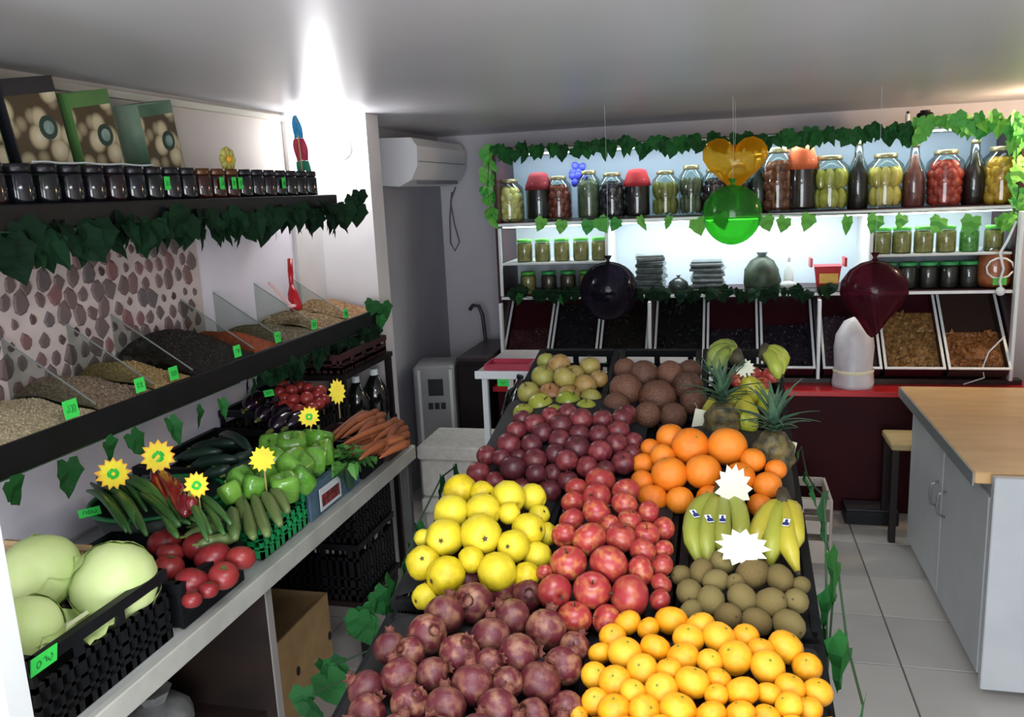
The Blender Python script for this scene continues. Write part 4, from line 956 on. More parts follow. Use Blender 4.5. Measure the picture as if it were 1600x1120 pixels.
# --- cherry tomatoes and dark produce behind
crate('vegetable_crate', 'dark crate of cherry tomatoes below the grain shelf', -1.69, -1.36, 2.45, 2.78, .955, .17)
ct = [(440, 600, 9), (455, 610, 10), (470, 605, 10), (462, 625, 11), (478, 622, 11), (492, 618, 10), (446, 622, 9), (455, 638, 10), (470, 640, 11), (485, 637, 10), (500, 612, 10), (505, 625, 9), (438, 612, 9), (495, 632, 9), (463, 596, 9), (480, 606, 9), (447, 632, 9), (460, 650, 9)]
pile('cherry', ct, lambda x, y: .965 + .03 * max(0, 1 - ((y - 2.62) / .2) ** 2), 'cherry tomato', 'tomato', 'below grain shelf', 'cherry tomatoes')
EGG = mat('aubergine_skin', '1a0f1e', '120a16', .18, 4, c3='2c1828', coat=.4)
for k, (x, y) in enumerate(((385, 640), (405, 655), (430, 655), (425, 672), (448, 668), (395, 620))):
    a = onZ(x, y, .955)
    long_veg('aubergine', a, a + Vector((U(-.02, .04), U(.10, .14), U(-.01, .02))), .032, EGG, 'shiny black aubergine behind the dark cucumbers', 'aubergine', 'black aubergines', .05)
crate('vegetable_crate', 'black crate of aubergines behind the dark cucumbers', -1.355, -1.09, 2.30, 2.46, .86, .075, solid=True)
green_tag(onZ(420, 614, 1.02), .034, .024, 'pale green price tag tilted beside the cherry tomatoes', .9, .6)
green_tag(onZ(140, 800, .93), .05, .022, 'yellow green price tag lying at the chilli bowl edge', .9, .7)
# --- carrots in the wooden crate
WOODC = mat('reddish_crate_wood', '3d2422', '2d1a1a', .6, 10, stretch=(4, 1, 1))
crate('wooden_crate', 'dark reddish crate of carrots at the far end of the counter', -1.36, -1.075, 2.475, 2.655, .865, .078, m=WOODC, solid=True)
CAR = mat('carrot_skin', '9a5230', '84401f', .6, 16, .25, 50, c3='a8643c')
def carrot(a, b, r, i):
    a, b = Vector(a), Vector(b); t = thing('carrot', 'orange carrot heaped in the reddish crate at the counter end', 'carrot', (a + b) / 2 - Vector((0, 0, r)), 'carrots')
    MB().tube([a.lerp(b, u) + Vector((0, 0, .006 * math.sin(3 * u))) for u in (0, .06, .3, .6, .85, 1)], [r * .5, r, r * .95, r * .75, r * .45, r * .12], 8).build('root', CAR, t, True)
    MB().lathe([(r * .3, 0), (r * .2, .008)], 6, T(a)).build('leaf_stump', mat('veg_stem', '6a7a3a'), t)
rows = [((600, 650), (520, 690)), ((612, 662), (530, 698)), ((590, 642), (525, 680)), ((625, 672), (545, 705)), ((632, 685), (560, 708)), ((575, 645), (512, 684)), ((620, 655), (570, 690)), ((636, 668), (590, 700)), ((560, 655), (515, 694)), ((605, 690), (548, 712)), ((640, 690), (590, 712)), ((600, 672), (540, 690)), ((585, 660), (555, 686)), ((628, 660), (600, 690))]
rows = rows + [((a[0] + U(-8, 6), a[1] + U(-6, 10)), (b[0] + U(-6, 14), b[1] + U(-8, 8))) for a, b in rows] + [((a[0] + U(-4, 4), a[1] + U(6, 14)), (b[0] + U(0, 30), b[1] + U(2, 8))) for a, b in rows[:8]]
for i, (a, b) in enumerate(rows):
    zz = .895 + .022 * math.sin(i * 1.7)
    carrot(onZ(*a, zz + .012), onZ(*b, zz), U(.011, .015), i)
# --- rack with dark bottles and a tilted crate near the pillar
t = thing('dark_rack', 'dark standing rack near the pillar holding bottles and a crate', 'rack', (-1.50, 3.05, 0))
for x, y in ((-1.66, 2.83), (-1.40, 2.83), (-1.66, 3.28), (-1.40, 3.28)): MB().box(x - .012, x + .012, y - .012, y + .012, 0, .98).build('post', DARKW, t)
MB().box(-1.69, -1.385, 2.81, 3.30, .70, .72).build('shelf', DARKW, t); MB().box(-1.69, -1.385, 2.81, 3.30, .98, 1.0).build('shelf', DARKW, t)
GB = mat('dark_bottle_glass', '1a1c1c', '101212', .08, 5, coat=.5)
for k, (x, y, r) in enumerate(((-1.47, 2.92, .045), (-1.45, 3.05, .05), (-1.43, 3.19, .055))):
    t = thing('dark_bottle', '%s round dark glass bottle on the rack by the pillar' % ('nearest', 'middle', 'farthest')[k], 'bottle', (x, y, .72), 'dark bottles on the rack')
    MB().lathe([(r * .9, 0), (r, .01), (r, .13), (r * .5, .18), (r * .3, .20)], 16, T(x, y, .72)).build('glass', GB, t, True); MB().lathe([(r * .33, .20), (r * .33, .225)], 10, T(x, y, .72)).build('cap', TRIM, t)
crate('wooden_crate', 'small maroon crate on top of the rack beside the pillar', -1.66, -1.40, 2.84, 3.28, 1.075, .073, m=mat('maroon_crate', '4a2226', '381a1e', .5, 8))
# --- yellow star price cards on the left counter
def card_at(px, py, z, rp, label, **k):
    p = onZ(px, py, z); star_tag(px, py, p, rp * mpp(p), label, **k)
card_at(177, 740, 1.03, 26, 'yellow star price card with green writing, leftmost one')
card_at(247, 713, 1.045, 27, 'yellow star price card above the long red peppers')
card_at(307, 758, 1.02, 22, 'yellow star price card right of the red peppers', sx=.9)
card_at(410, 717, 1.02, 21, 'yellow star price card in front of the green bell peppers', ink=False, edge=YEL)
card_at(483, 651, 1.03, 17, 'dull yellow star price card below the cherry tomatoes', edge=YEL)
card_at(527, 612, 1.04, 17, 'tall yellow star price card left of the dark bottles', ink=False, edge=YEL, sx=.8, sy=1.25)

# ================================================================== CENTRE DISPLAY TABLE
SL, Z0, Y0_ = .2, .80, 1.1
def rim(y): return Z0 + SL * (y - Y0_)
TBL = mat('black_table', '16161a', '1f2024', .5, 6)
HC = .15
t = thing('display_table', 'long sloping black display table for fruit in mid shop', 'table', (-.23, 1.7, 0))
al = math.atan(SL); M = T(0, .74, rim(.74) - HC - .004) @ Rx(al)
MB().box(-.645, .185, 0, 2.02 / math.cos(al), -.03, 0, M).build('top', TBL, t)
for x in (-.62, .16):
    for y in (.80, 2.70): MB().box(x - .02, x + .02, y - .02, y + .02, 0, rim(y) - HC - .045).build('leg', TBL, t)
for x in (-.635, .165): MB().box(x, x + .01, .02, 2.0 / math.cos(al), -.12, -.03, M).build('apron', TBL, t)
def mound(x0, x1, y0, y1, h, off, e=1.0):
    cx, cy, wx, wy = (x0 + x1) / 2, (y0 + y1) / 2, (x1 - x0) / 2 * 1.05, (y1 - y0) / 2 * 1.05
    def S(x, y):
        u = max(0, 1 - ((x - cx) / wx) ** 2) * max(0, 1 - ((y - cy) / wy) ** 2)
        return rim(y) + off + h * u ** e
    return S
LIN = mat('dark_liner', '101014', '18181c', .7, 20)
def fcrate(label, x0, x1, y0, y1, S, drop, m=None):
    t = crate('fruit_crate', label, x0, x1, y0, y1, rim(y0), HC, SL, m=m); liner(t, x0 + .012, x1 - .012, y0 + .012, y1 - .012, S, drop, LIN); return t
def zz(lst, ox, oy, s): return [(ox + a / s, oy + b / s, r / s) for a, b, r in lst]
APP = mat('red_apple_skin', 'a23434', 'd0904e', .34, 2.4, c3='8c282e', lo=.46, hi=.78)
POM = mat('pomegranate_skin', '5e1e27', 'a5785a', .45, 1.9, .15, 20, c3='4c1822', lo=.44, hi=.74)
QUI = mat('quince_skin', 'd2bd16', 'bfa214', .5, 2.5, .1, 14, c3='d8c832')
ORG = mat('orange_skin', 'e07a16', 'd86a0e', .42, 3, .25, 90, c3='e88a22')
MAN = mat('mandarin_skin', 'eba312', 'e2900e', .4, 3, .2, 70, c3='f0b228')
KIW = mat('kiwi_skin', '705c30', '5a4825', .8, 14, .3, 90, c3='7c7040')
PLU = mat('plum_skin', '5c1c28', '8a3c3c', .42, 2.4, c3='30141e')
TAN = mat('peach_apple_skin', 'a87a4e', '8a5a3c', .5, 3, c3='8a9a44')
BRW = mat('brown_root_skin', '5a3a2a', '3c261d', .6, 3, .5, 9, c3='6c4632')
PEA = mat('pear_skin', '9aa42a', '87901f', .45, 4, c3='b4a834')
FR['apple'] = (fruit_lathe(.2, sq=.88, lump=.02).mesh('apple', APP, True), [('stem', stem_mesh(.55, .42, STK))])
crown = MB().lathe([(.30, .90), (.26, 1.02), (.30, 1.16)], 12, cap=False)
crown.add([(c * math.cos(2 * PI * (i + s_) / 6), c * math.sin(2 * PI * (i + s_) / 6), z) for i in range(6) for (c, s_, z) in ((.29, -.42, 1.14), (.29, .42, 1.14), (.38, 0, 1.27))], [(3 * i, 3 * i + 1, 3 * i + 2) for i in range(6)])
FR['pomegranate'] = (fruit_lathe(.02, sq=.95, lump=.03).mesh('pomegranate', POM, True), [('crown', crown.mesh('crown', mat('pomegranate_crown', '6e3a2c', '54281e', .7, 4)))])
FR['quince'] = (MB().lathe([(.08, -.82), (.35, -.94), (.72, -.72), (.97, -.2), (.98, .25), (.75, .68), (.42, .92), (.22, .98), (.06, .86)], 16, fn=lambda a, z: 1 + .045 * math.sin(5 * a + .6) * (.4 + abs(z))).mesh('quince', QUI, True), [('blossom_end', plate(star_poly(5, .16, .07), .03, T(0, 0, -.86) @ Rx(-PI / 2)).mesh('blossom_end', STK))])
FR['orange'] = (fruit_lathe(.05, sq=.95).mesh('orange', ORG, True), [('stem_button', MB().lathe([(.09, .86), (.07, .9)], 6).mesh('stem_button', mat('orange_button', '6a7a2a', None, .7)))])
FR['mandarin'] = (fruit_lathe(.09, sq=.84, n=14, m=9).mesh('mandarin', MAN, True), [('stem_button', MB().lathe([(.09, .72), (.07, .78)], 6).mesh('stem_button', mat('orange_button', '6a7a2a')))])
FR['kiwi'] = (fruit_lathe(.03, sq=1.22, n=12, m=9).mesh('kiwi', KIW, True), [('blossom_end', MB().lathe([(.13, 1.10), (.09, 1.2)], 6).mesh('blossom_end', STK))])
FR['plum'] = (fruit_lathe(.14, sq=.93, n=12, m=9).mesh('plum', PLU, True), [('stem', stem_mesh(.72, .35, STK, .035))])
FR['tanapple'] = (fruit_lathe(.16, sq=.92).mesh('pale_apple', TAN, True), [('stem', stem_mesh(.65, .4, STK))])
FR['greenapple'] = (fruit_lathe(.16, sq=.92).mesh('green_apple', mat('green_apple_skin', '8a9a34', '78882a', .3, 3, c3='a0a040'), True), [('stem', stem_mesh(.65, .4, STK))])
FR['root'] = (fruit_lathe(.03, sq=1.0, lump=.05).mesh('brown_root', BRW, True), [('root_tip', MB().tube([(0, 0, -.95), (.05, 0, -1.15)], [.10, .02], 5).mesh('root_tip', BRW))])
FR['pear'] = (MB().lathe([(.1, -.92), (.55, -.95), (.95, -.45), (1.0, -.1), (.78, .4), (.48, .85), (.3, 1.15), (.08, 1.2)], 14).mesh('pear', PEA, True), [('stem', stem_mesh(1.15, .4, STK))])

S = mound(-.62, -.235, .72, 1.385, .075, .028, .6)
fcrate('black crate heaped with pomegranates, front left of the display', -.63, -.235, .75, 1.385, S, .038)
pp = zz([(800, 170, 92), (660, 230, 82), (680, 370, 100), (850, 290, 100), (1010, 210, 95), (1150, 250, 80), (1080, 380, 96), (950, 480, 98), (560, 490, 102), (780, 580, 104), (1100, 580, 104), (1250, 440, 104), (1400, 530, 78), (1350, 640, 98), (410, 540, 84), (440, 670, 98), (625, 690, 86), (290, 770, 94), (870, 750, 106), (1040, 745, 84), (1200, 750, 106), (500, 850, 98), (710, 870, 104), (1020, 890, 108), (1350, 870, 90), (250, 920, 96), (1180, 930, 84), (500, 580, 80), (930, 640, 80)], 500, 860, 3.556)
pp += [(x, y, 31) for y in (1150, 1215) for x in range(560, 900, 62)]
pile('pomegranate', pp, S, 'pomegranate', 'pomegranate', 'at front left', 'pomegranates', rmul=1.06, rots=[(U(-1.3, .7), U(-1.0, 1.0), U(0, 6)) for _ in pp])
S = mound(-.225, .165, .72, 1.40, .062, .024, .6)
fcrate('black crate heaped with mandarins, front right of the display', -.232, .172, .75, 1.395, S, .032)
mp_ = zz([(440, 260, 68), (525, 275, 58), (665, 250, 82), (820, 280, 74), (340, 330, 68), (270, 420, 60), (750, 350, 78), (910, 320, 84), (1040, 330, 66), (440, 420, 88), (590, 410, 76), (710, 460, 84), (855, 480, 64), (990, 460, 88), (1150, 410, 66), (1160, 490, 84), (1280, 390, 88), (1390, 490, 72), (260, 550, 70), (370, 580, 84), (500, 530, 80), (610, 600, 84), (800, 600, 88), (1040, 630, 84), (1160, 650, 66), (1290, 620, 76), (1400, 630, 74), (250, 680, 70), (380, 740, 84), (530, 730, 84), (505, 640, 66), (720, 740, 92), (905, 660, 60), (900, 750, 80), (1050, 760, 76), (1190, 770, 70), (170, 750, 50), (640, 520, 66), (900, 560, 64), (1250, 720, 70), (1370, 740, 70)], 860, 900, 3.478)
mp_ += [(x + (14 if y > 1170 else 0), y, 25) for y in (1140, 1185) for x in range(935, 1290, 50)]
pile('mandarin', mp_, S, 'mandarin', 'mandarin', 'at front right', 'mandarins', rmul=1.06)
S = mound(-.645, -.365, 1.40, 1.84, .085, .03, .6)
fcrate('black crate of yellow quinces in the left middle row', -.640, -.362, 1.42, 1.83, S, .05)
qq = zz([(330, 480, 90), (455, 500, 66), (555, 510, 90), (680, 520, 74), (275, 600, 94), (455, 610, 94), (750, 610, 58), (655, 680, 90), (195, 750, 102), (410, 750, 112), (590, 790, 88), (780, 730, 68), (730, 850, 78), (85, 890, 92), (265, 930, 102), (510, 945, 104), (680, 970, 74), (90, 750, 50), (110, 1080, 70), (560, 620, 60), (330, 860, 70)], 640, 640, 3.733)
qr = [(PI * .62 + U(-.5, .5), U(-.5, .5), U(0, 6)) for _ in qq]
pile('quince', qq, S, 'yellow quince', 'quince', 'in its crate', 'quinces', rots=qr, rmul=1.04)
S = mound(-.36, -.08, 1.37, 1.87, .06, .03, .6)
fcrate('black crate of red apples in the centre of the display', -.352, -.092, 1.405, 1.845, S, .045)
aa = zz([(490, 130, 86), (335, 180, 66), (460, 240, 84), (655, 200, 80), (320, 270, 68), (470, 340, 88), (650, 290, 82), (300, 390, 74), (665, 390, 70), (800, 340, 72), (900, 440, 66), (260, 480, 74), (425, 510, 100), (620, 500, 90), (790, 480, 76), (770, 590, 78), (895, 580, 62), (265, 670, 106), (570, 680, 112), (750, 710, 84), (870, 680, 68), (870, 790, 62), (195, 850, 100), (440, 840, 108), (690, 880, 122), (860, 900, 62), (330, 1010, 100), (530, 1030, 86), (150, 720, 50), (560, 410, 60)], 820, 720, 4.15)
pile('apple', aa, S, 'red apple', 'apple', 'in centre crate', 'red apples', rmul=1.10, rots=[(U(-1.0, 1.6), U(-1, 1), U(0, 6)) for _ in aa])
# kiwi and bananas
S = mound(-.09, .175, 1.37, 1.62, .035, .018, .6)
S2 = lambda x, y: S(x, y) if y < 1.6 else rim(y) + .03
fcrate('black crate of kiwis and bananas on the right side', -.082, .172, 1.41, 1.80, lambda x, y: rim(y) + .02, .03)
kk = zz([(590, 745, 66), (470, 790, 60), (405, 805, 52), (570, 835, 58), (735, 805, 78), (870, 825, 66), (430, 890, 66), (530, 930, 70), (680, 910, 70), (820, 940, 74), (945, 930, 62), (610, 1000, 66), (755, 1030, 66), (910, 1045, 74), (440, 975, 52), (660, 850, 50), (1010 - 60, 850, 44)], 940, 640, 3.111)
pile('kiwi', kk, S, 'brown kiwi', 'kiwi', 'before the bananas', 'kiwis', rmul=.93, rots=[(U(.5, 1.7), U(-.7, .7), U(0, 6)) for _ in kk])
BAN = mat('banana_skin', 'b9a832', 'a89a34', .45, 4, c3='8f9a38'); BANG = mat('banana_green_yellow', '98933a', '80883a', .45, 4, c3='8f9a38'); BTIP = mat('banana_tip', '3a3320', None, .7)
STCK = mat('banana_sticker', 'dfe4ea', None, .5); STCB = mat('sticker_blue', '26306a', None, .5)
def banana_bunch(label, stem, fingers, zoff, m, sticker=(), grp=None):
    b = onS(stem[0], stem[1], lambda x, y: rim(y) + zoff + .05)
    t = thing('banana_bunch', label, 'bananas', b - Vector((0, 0, .06)), grp)
    MB().tube([b + Vector((0, .03, .012)), b + Vector((0, .0, .008)), b + Vector((0, -.02, -.004))], [.012, .016, .02], 8).build('crown', BTIP, t, True)
    for i, f_ in enumerate(fingers):
        P = [b] + [onS(px, py, lambda x, y, k=k: rim(y) + zoff + (.055, .05, .02)[min(k, 2)]) for k, (px, py) in enumerate(f_)]
        Q = []
        for k in range(len(P) - 1):
            for u in (0, .33, .66): Q.append(P[k].lerp(P[k + 1], u))
        Q.append(P[-1])
        for _ in range(2): Q = [Q[0]] + [(Q[k - 1] + Q[k] * 2 + Q[k + 1]) / 4 for k in range(1, len(Q) - 1)] + [Q[-1]]
        n = len(Q); Rr = [.0200 * min(1, .38 + 2.4 * (k / (n - 1)), .30 + 3.2 * (1 - k / (n - 1))) for k in range(n)]
        fo = MB().tube(Q, Rr, 6).build('banana', m, t, True)
        MB().tube([Q[-1], Q[-1] + (Q[-1] - Q[-2]).normalized() * .008], [.0052, .004], 6).build('tip', BTIP, fo)
        if i in sticker:
            k = n // 2; ax_ = (Q[k + 1] - Q[k - 1]).normalized(); dv = Vector(CAM) - Q[k]; dv = (dv - ax_ * dv.dot(ax_)).normalized(); c = Q[k] + dv * .0212
            d = dv.to_track_quat('Z', 'Y').to_matrix().to_4x4()
            MB().box(-.0065, .0065, -.011, .011, -.0005, .0008, T(c) @ d, bev=.0003).build('sticker', STCK, fo)
            mk = MB(); sh = [(-.006, -.010), (.006, -.010), (.006, -.002), (.002, .001), (.003, .006), (0, .009), (-.003, .005), (-.002, .0), (-.006, -.003)]
            mk.add([(a_, b_, .0010) for a_, b_ in sh] + [(a_, b_, .0016) for a_, b_ in sh], [tuple(range(8, -1, -1)), tuple(range(9, 18))] + [(q, (q + 1) % 9, (q + 1) % 9 + 9, q + 9) for q in range(9)], T(c) @ d); mk.build('sticker_mark', STCB, fo)
    return t
banana_bunch('bunch of four bananas with blue stickers, beside the oranges', (1126, 774), [[(1092, 785), (1076, 830), (1094, 882)], [(1112, 790), (1102, 840), (1108, 884)], [(1130, 792), (1128, 840), (1134, 872)], [(1152, 786), (1160, 825), (1152, 862)]], .012, BANG, (0, 1, 2), 'banana bunches')
banana_bunch('bunch of yellow bananas at the right rim of the display', (1224, 784), [[(1200, 796), (1184, 832), (1182, 860)], [(1214, 800), (1207, 845), (1203, 884)], [(1230, 800), (1228, 845), (1246, 893)], [(1240, 795), (1244, 830), (1240, 862)]], .012, BAN, (2,), 'banana bunches')
# oranges
S = mound(-.18, .17, 1.80, 2.20, .075, .03, .6)
fcrate('black crate of large oranges at the back of the display', -.172, .172, 1.825, 2.12, S, .05)
oo = zz([(330, 140, 66), (415, 185, 88), (600, 185, 92), (310, 230, 60), (250, 185, 48), (225, 260, 52), (320, 310, 84), (490, 310, 84), (215, 350, 56), (245, 430, 70), (380, 440, 66), (720, 240, 58), (790, 370, 66), (775, 450, 58), (690, 330, 70), (520, 420, 60), (840, 300, 50)], 940, 640, 3.111)
pile('orange', oo, S, 'large orange', 'orange', 'behind the bananas', 'oranges')
# plums
S = mound(-.62, -.17, 1.84, 2.36, .075, .025, .6)
fcrate('black crate of dark plums at the back left of the display', -.61, -.178, 1.86, 2.30, S, .035)
pl = zz([(465, 270, 54), (605, 220, 64), (600, 330, 68), (420, 375, 62), (520, 400, 54), (735, 300, 62), (800, 130, 54), (890, 110, 58), (1000, 70, 62), (620, 130, 54), (700, 200, 54), (980, 220, 66), (870, 190, 58), (1100, 250, 62), (1200, 200, 58), (1225, 130, 62), (1200, 310, 62), (1040, 320, 58), (900, 320, 58), (810, 440, 62), (700, 410, 54), (930, 410, 54), (1090, 150, 54), (1280, 260, 48), (740, 90, 54), (1110, 60, 54), (1190, 60, 54), (560, 280, 48), (670, 60, 48), (970, 450, 50), (860, 260, 54), (1000, 150, 54), (820, 40, 48), (920, 20, 48), (1250, 30, 46), (760, 380, 54), (840, 370, 50), (1130, 330, 50), (1270, 180, 46), (660, 290, 46)], 640, 640, 3.733)
pile('plum', pl, S, 'dark plum', 'plum', 'behind the quinces', 'plums', rmul=1.12)
# back tier: pale apples, brown roots, mixed fruit
S = lambda x, y: rim(y) + .045 + .05 * max(0, 1 - ((x + .44) / .17) ** 2) * max(0, 1 - ((y - 2.5) / .25) ** 2)
crate('fruit_crate', 'black crate of pale apples behind the plums', -.60, -.33, 2.31, 2.72, rim(2.31), HC, SL)
tt = [(872, 572, 18), (850, 588, 18), (893, 588, 18), (912, 602, 18), (866, 606, 19), (897, 614, 18), (842, 612, 17), (922, 622, 16), (908, 578, 16), (880, 596, 17), (858, 566, 14), (925, 596, 14)]
pile('tanapple', tt, S, 'pale brownish apple', 'apple', 'behind the plums', 'pale brownish apples')
pile('greenapple', [(845, 634, 20), (888, 630, 20), (818, 646, 16), (916, 640, 17), (868, 646, 15)], lambda x, y: rim(y) + .045, 'yellow green apple', 'apple', 'behind the plums', 'yellow green apples')
crate('fruit_crate', 'black crate of brown roots behind the oranges and plums', -.325, -.065, 2.31, 2.72, rim(2.31), HC, SL)
S = lambda x, y: rim(y) + .045 + .06 * max(0, 1 - ((x + .2) / .16) ** 2) * max(0, 1 - ((y - 2.5) / .25) ** 2)
pile('root', [(985, 606, 25), (1030, 622, 28), (965, 632, 20), (1062, 602, 23), (1006, 586, 21), (1082, 626, 20), (1040, 588, 20), (976, 652, 18), (1052, 650, 20), (1012, 648, 20), (1075, 580, 17), (990, 580, 17)], S, 'brown knobbly root', 'root', 'behind the oranges', 'brown roots')
# mixed fruit basket
crate('fruit_crate', 'dark crate of pears pineapples and mixed fruit at back right', -.06, .172, 2.125, 2.72, rim(2.125), HC, SL)
S = lambda x, y: rim(y) + .05 + .07 * max(0, 1 - ((y - 2.5) / .3) ** 2)
pile('pear', [(1178, 612, 22), (1164, 642, 20), (1166, 662, 17), (1112, 640, 15), (1195, 625, 16), (1150, 625, 15)], S, 'yellow green pear', 'pear', 'by the pineapples', 'pears')
pile('apple', [(1180, 588, 15), (1196, 586, 14), (1163, 592, 14), (1190, 600, 13)], S, 'red apple', 'apple', 'on the pears', 'apples on the pears', special=False)
banana_bunch('curved green banana bunch behind the left pineapple', (1152, 560), [[(1138, 545), (1118, 548), (1108, 572)], [(1140, 538), (1122, 540), (1106, 560)], [(1145, 548), (1128, 556), (1116, 580)]], .12, mat('green_banana', '7f8f3c', '6a7a34', .45, 4), (), 'green banana bunches')
banana_bunch('yellow green banana bunch behind the right pineapple', (1196, 552), [[(1206, 550), (1218, 562), (1222, 585)], [(1204, 556), (1212, 570), (1216, 592)], [(1208, 546), (1222, 556), (1226, 575)]], .12, mat('lime_banana', 'a2ac3e', '8a9636', .45, 4), (), 'green banana bunches')
PINE = mat('pineapple_skin', '6a5a30', '2c2c1c', .6, 45, .5, 45); PLF = mat('pineapple_leaf', '3a5a44', '2c4636', .5, 12, c3='4c6a50')
plm = []
for bend in (.25, .55, .9):
    mb = MB(); v = []; f = []; n = 7
    for i in range(n + 1):
        u = i / n; w = .10 * (1 - u) ** .7 + .004
        for q in (-1, 0, 1): v.append((q * w, -bend * u * u + (.03 if q else 0), u))
    for i in range(n): a = i * 3; f += [(a, a + 1, a + 4, a + 3), (a + 1, a + 2, a + 5, a + 4)]
    plm.append(mb.add(v, f).mesh('crown_leaf', PLF, True))
def pineapple(px, py, label, R_=.048, h=.13, cl=.15, tip=0):
    b = onS(px, py, lambda x, y: rim(y) + .01); t = thing('pineapple', label, 'pineapple', b, 'pineapples')
    pr = [(R_ * max(.35, math.sin(PI * (.12 + .80 * k / 16)) ** .55), h * k / 16) for k in range(17)]
    body = MB().lathe(pr, 24, T(b), fn=lambda a, z: 1 + .13 * math.cos(4 * (a + z * 22)) * math.cos(4 * (a - z * 22)))
    body.build('body', PINE, t, True)
    for lay in range(5):
        for k in range(7):
            a = k * 2 * PI / 7 + lay * .5; tilt = (.95, .75, .55, .32, .12)[lay]
            o = obj('crown_leaf', plm[lay % 3], (0, 0, h * .97 + lay * .006), (Rz(a) @ Rx(tilt)).to_euler(), cl * (.62, .8, .95, 1, .95)[lay] * U(.85, 1.1), parent=t)
    return b, h
pineapple(1208, 742, 'pineapple with spiky crown at the right back corner', .046, .105, .105)
pineapple(1128, 690, 'pineapple with spiky crown left of the pears', .044, .10, .10)
for (px, py, lab) in ((1232, 706, 'white paper tag on the right pineapple'), (1092, 655, 'white paper tag left of the left pineapple')):
    c = onS(px, py, lambda x, y: rim(y) + .055); t = thing('paper_tag', lab, 'tag', c - Vector((0, 0, .025)))
    Mt = facing(c, None, .1); MB().box(-.014, .014, 0, .0015, -.028, .026, Mt @ Ry(.2), bev=.0003).build('card', CREAM, t); MB().tube([Mt @ Vector((0, .001, .02)), Mt @ Vector((-.01, .02, .04))], .0008, 4).build('thread', STICK, t)
def cream_star(px, py, rp, off, label, sx, sy):
    p = onS(px, py, lambda x, y: rim(y) + off); star_tag(px, py, p, rp * mpp(p), label, False, sx, sy, CREAM, CREAM, .07, .25)
cream_star(1146, 762, 33, .10, 'tall cream starburst price card in front of the oranges', .86, 1.15)
cream_star(1160, 856, 42, .10, 'wide cream starburst price card before the bananas', 1.0, .72)
cream_star(1163, 575, 17, .14, 'small cream starburst price card above the pears', 1, .9)
# white panel strip at the right rear of the display and table-side leaves
def side_leaves(label, items, X, kind='n', hz=-PI / 2):
    L_ = [(onX(px, py, X + (0.012 if X > 0 else -.012)), s, hz + U(-.4, .4), U(-.3, .1), U(-.5, .5)) for px, py, s in items]
    P = sorted([l[0] for l in L_], key=lambda p: p.y); garland(label, P, L_, kind)
side_leaves('ivy garland with leaves along the right side of fruit display', [(1252, 700, .05), (1260, 740, .05), (1288, 775, .085), (1290, 820, .06), (1308, 878, .10), (1302, 930, .085), (1292, 1000, .07), (1325, 1012, .10), (1348, 1100, .09), (1272, 760, .05), (1292, 1060, .05)], .185)
side_leaves('ivy garland with leaves along the left side of fruit display', [(710, 730, .08), (690, 745, .06), (652, 820, .07), (630, 880, .08), (604, 915, .10), (612, 945, .07), (585, 925, .06), (640, 860, .06)], -.655, 'n', PI / 2)
for i, (px, py, z, s, lab) in enumerate(((515, 1068, .30, .11, 'bright green crumpled leaf low beside the fruit display'), (562, 985, .30, .10, 'bright green crumpled leaf under the display edge by the box'), (480, 1112, .34, .09, 'dark green leaf at the bottom edge left of display'))):
    p = onX(px, py - 25, -.86)
    t = thing('ivy_sprig', lab, 'leaf', p); q = 'n'
    for k in range(4 if i < 2 else 2): obj('leaf', LEAVES[q][k % 3], (U(-.01, .01), U(-.02, .02), U(-.01, .02)), (Rz(U(-.5, 1.2)) @ Rx(U(-.5, .3)) @ Ry(U(-.6, .6))).to_euler(), s * U(.6, .8), parent=t)
    MB().tube([p, p + Vector((.12, .01, .06)), Vector((-.65, p.y + .02, p.z + .16))], .002, 5).build('stem', STEMM, t)
# ================================================================== REAR TABLE BETWEEN DISPLAY AND RED COUNTER
t = thing('rear_table', 'white-edged table with thin white legs behind the fruit display', 'table', (-.55, 3.6, 0))
MB().box(-1.03, -.02, 3.36, 3.85, .875, .90, bev=.003).build('top', mat('table_pale', 'b9b2b0', 'a8a0a0', .45, 6), t)
MB().box(-1.035, -.015, 3.350, 3.36, .868, .902, bev=.002).build('edge_band', TRIM, t)
for x in (-1.0, -.05):
    for y in (3.39, 3.82): MB().box(x - .012, x + .012, y - .012, y + .012, 0, .875).build('leg', TRIM, t)
t = thing('pink_tray', 'pink plastic tray on the left end of rear table', 'tray', (-.9, 3.45, .90))
PK2 = mat('pink_plastic', 'b8405a', 'a03048', .4, 6); MB().box(-1.0, -.80, 3.38, 3.52, .90, .906).build('base', PK2, t)
for a in ((-1.0, -.80, 3.38, 3.386), (-1.0, -.80, 3.514, 3.52), (-1.0, -.994, 3.386, 3.514), (-.806, -.80, 3.386, 3.514)): MB().box(*a, .906, .925).build('side_wall', PK2, t)
green_tag(onY(786, 598, 3.345), .05, .03, 'green price tag on the edge of rear table', 0, 0)
green_tag(onY(955, 573, 3.345) + Vector((0, 0, .012)), .05, .02, 'yellow green tag lying before the trays on rear table', 0, .4)
t = thing('dark_bottle', 'dark slanted bottle leaning below the edge of rear table', 'bottle', onY(800, 640, 3.1))
a, b = onY(796, 650, 3.05), onY(812, 590, 3.05); MB().tube([a, a.lerp(b, .6), a.lerp(b, .75), b], [.035, .035, .014, .012], 10).build('glass', GB, t, True); MB().tube([b, b + (b - a) * .06], .014, 8).build('cap', BLACKP, t)
crate('fruit_crate', 'dark crate on the floor side between display and rear table', -.78, -.40, 2.80, 3.12, .83, .12, m=BLACKP)
t = thing('crate_stand', 'dark box stand carrying a crate behind the fruit display', 'stand', (-.6, 2.96, 0))
MB().box(-.77, -.41, 2.81, 3.11, 0, .69).build('body', DARKW, t); MB().box(-.775, -.405, 2.805, 3.115, .69, .709).build('top', TBL, t)
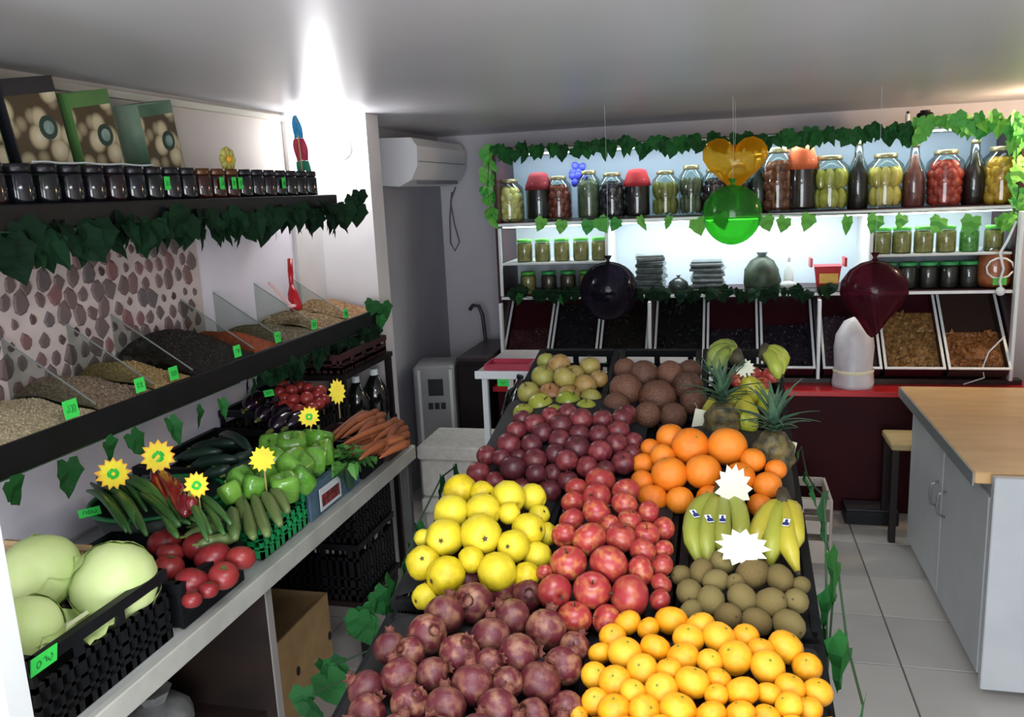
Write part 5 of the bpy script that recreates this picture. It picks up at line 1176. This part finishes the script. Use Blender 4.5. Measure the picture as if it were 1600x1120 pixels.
# ================================================================== RIGHT: WHITE CABINET COUNTER, STOOL, CRATE, BAG
t = thing('counter_cabinet', 'white cabinet counter with light wooden top at the right', 'cabinet', (1.15, 3.25, 0))
CBW = mat('cabinet_white', 'b9bdbf', 'aeb3b6', .45, 4, .03, 20)
MB().box(.815, 1.50, 2.70, 3.80, .05, .69).build('body', CBW, t)
MB().box(.86, 1.48, 2.74, 3.76, 0, .05).build('plinth', BLACKP, t)
WT = mat('wood_top', 'd0a877', 'c29a68', .3, 4, .02, 20, stretch=(1, 5, 1), detail=5)
MB().box(.757, 1.52, 2.715, 3.86, .700, .738, bev=.004).build('wood_top', WT, t)
MB().box(.752, .757, 2.715, 3.86, .694, .736).build('edge_band', mat('grey_edge', '7d8484', None, .4), t)
MB().box(.80, 1.52, 2.665, 2.695, .03, .738, bev=.003).build('front_panel', CBW, t)
for y0, y1, hy in ((2.71, 3.24, 3.19), (3.25, 3.79, 3.30)):
    d = MB().box(.800, .815, y0, y1, .06, .66, bev=.003).build('door', CBW, t)
    MB().tube([(.800, hy, .40), (.775, hy, .41), (.770, hy, .45), (.775, hy, .49), (.800, hy, .50)], .005, 6).build('handle', mat('handle_grey', '8d9090', None, .3, metal=.6), d, True)
t = thing('wooden_stool', 'small stool with pale seat and dark legs behind the cabinet', 'stool', (.84, 3.98, 0))
MB().box(.735, .99, 3.86, 4.10, .44, .47, bev=.005).build('seat', mat('pale_wood', 'a89468', '97835a', .5, 6), t)
for x in (.755, .97):
    for y in (3.88, 4.08): MB().box(x - .014, x + .014, y - .014, y + .014, 0, .44).build('leg', DARKW, t)
t = thing('beige_crate', 'beige plastic crate on the floor right of fruit display', 'crate', (.33, 3.75, 0))
BG = mat('beige_plastic', 'b9ada2', 'a89c92', .5, 6)
for x in (.20, .452): MB().box(x, x + .012, 3.60, 3.90, 0, .29, bev=.003).build('side_panel', BG, t)
for y in (3.60, 3.888):
    mb = MB().box(.212, .452, y, y + .012, 0, .10); mb.box(.212, .452, y, y + .012, .135, .19); mb.box(.212, .452, y, y + .012, .25, .29); mb.box(.32, .345, y, y + .012, .10, .25); mb.build('slotted_panel', BG, t)
MB().box(.212, .452, 3.612, 3.888, 0, .01).build('base', BG, t)
t = thing('dark_parcel', 'dark box in the shadow at foot of the red counter', 'box', (.70, 4.12, 0))
MB().box(.58, .82, 4.06, 4.20, 0, .07, bev=.004).build('box', BLACKP, t); MB().box(.585, .815, 4.065, 4.195, .07, .075).build('lid', mat('box_grey', '3a3a40', None, .6), t)
p = onY(1332, 606, 4.32); t = thing('plastic_bag_bundle', 'white bundle of plastic bags standing on the red counter', 'bags', (p.x, 4.32, .628))
BAGM = mat('white_bags', 'd8d4d6', 'c4bfc4', .4, 8, .5, 12, sub=.0)
MB().lathe([(.098, 0), (.10, .02), (.088, .10), (.092, .20), (.085, .26), (.05, .325), (.012, .345)], 20, T(p.x, 4.32, .6285), fn=lambda a, z: 1 + .035 * math.sin(6 * a + 9 * z)).build('bag_bundle', BAGM, t, True)
MB().lathe([(.094, .07), (.097, .08), (.094, .09)], 20, T(p.x, 4.32, .6285), cap=False).build('band', mat('cream_band', 'e6e0c0', None, .5), t)
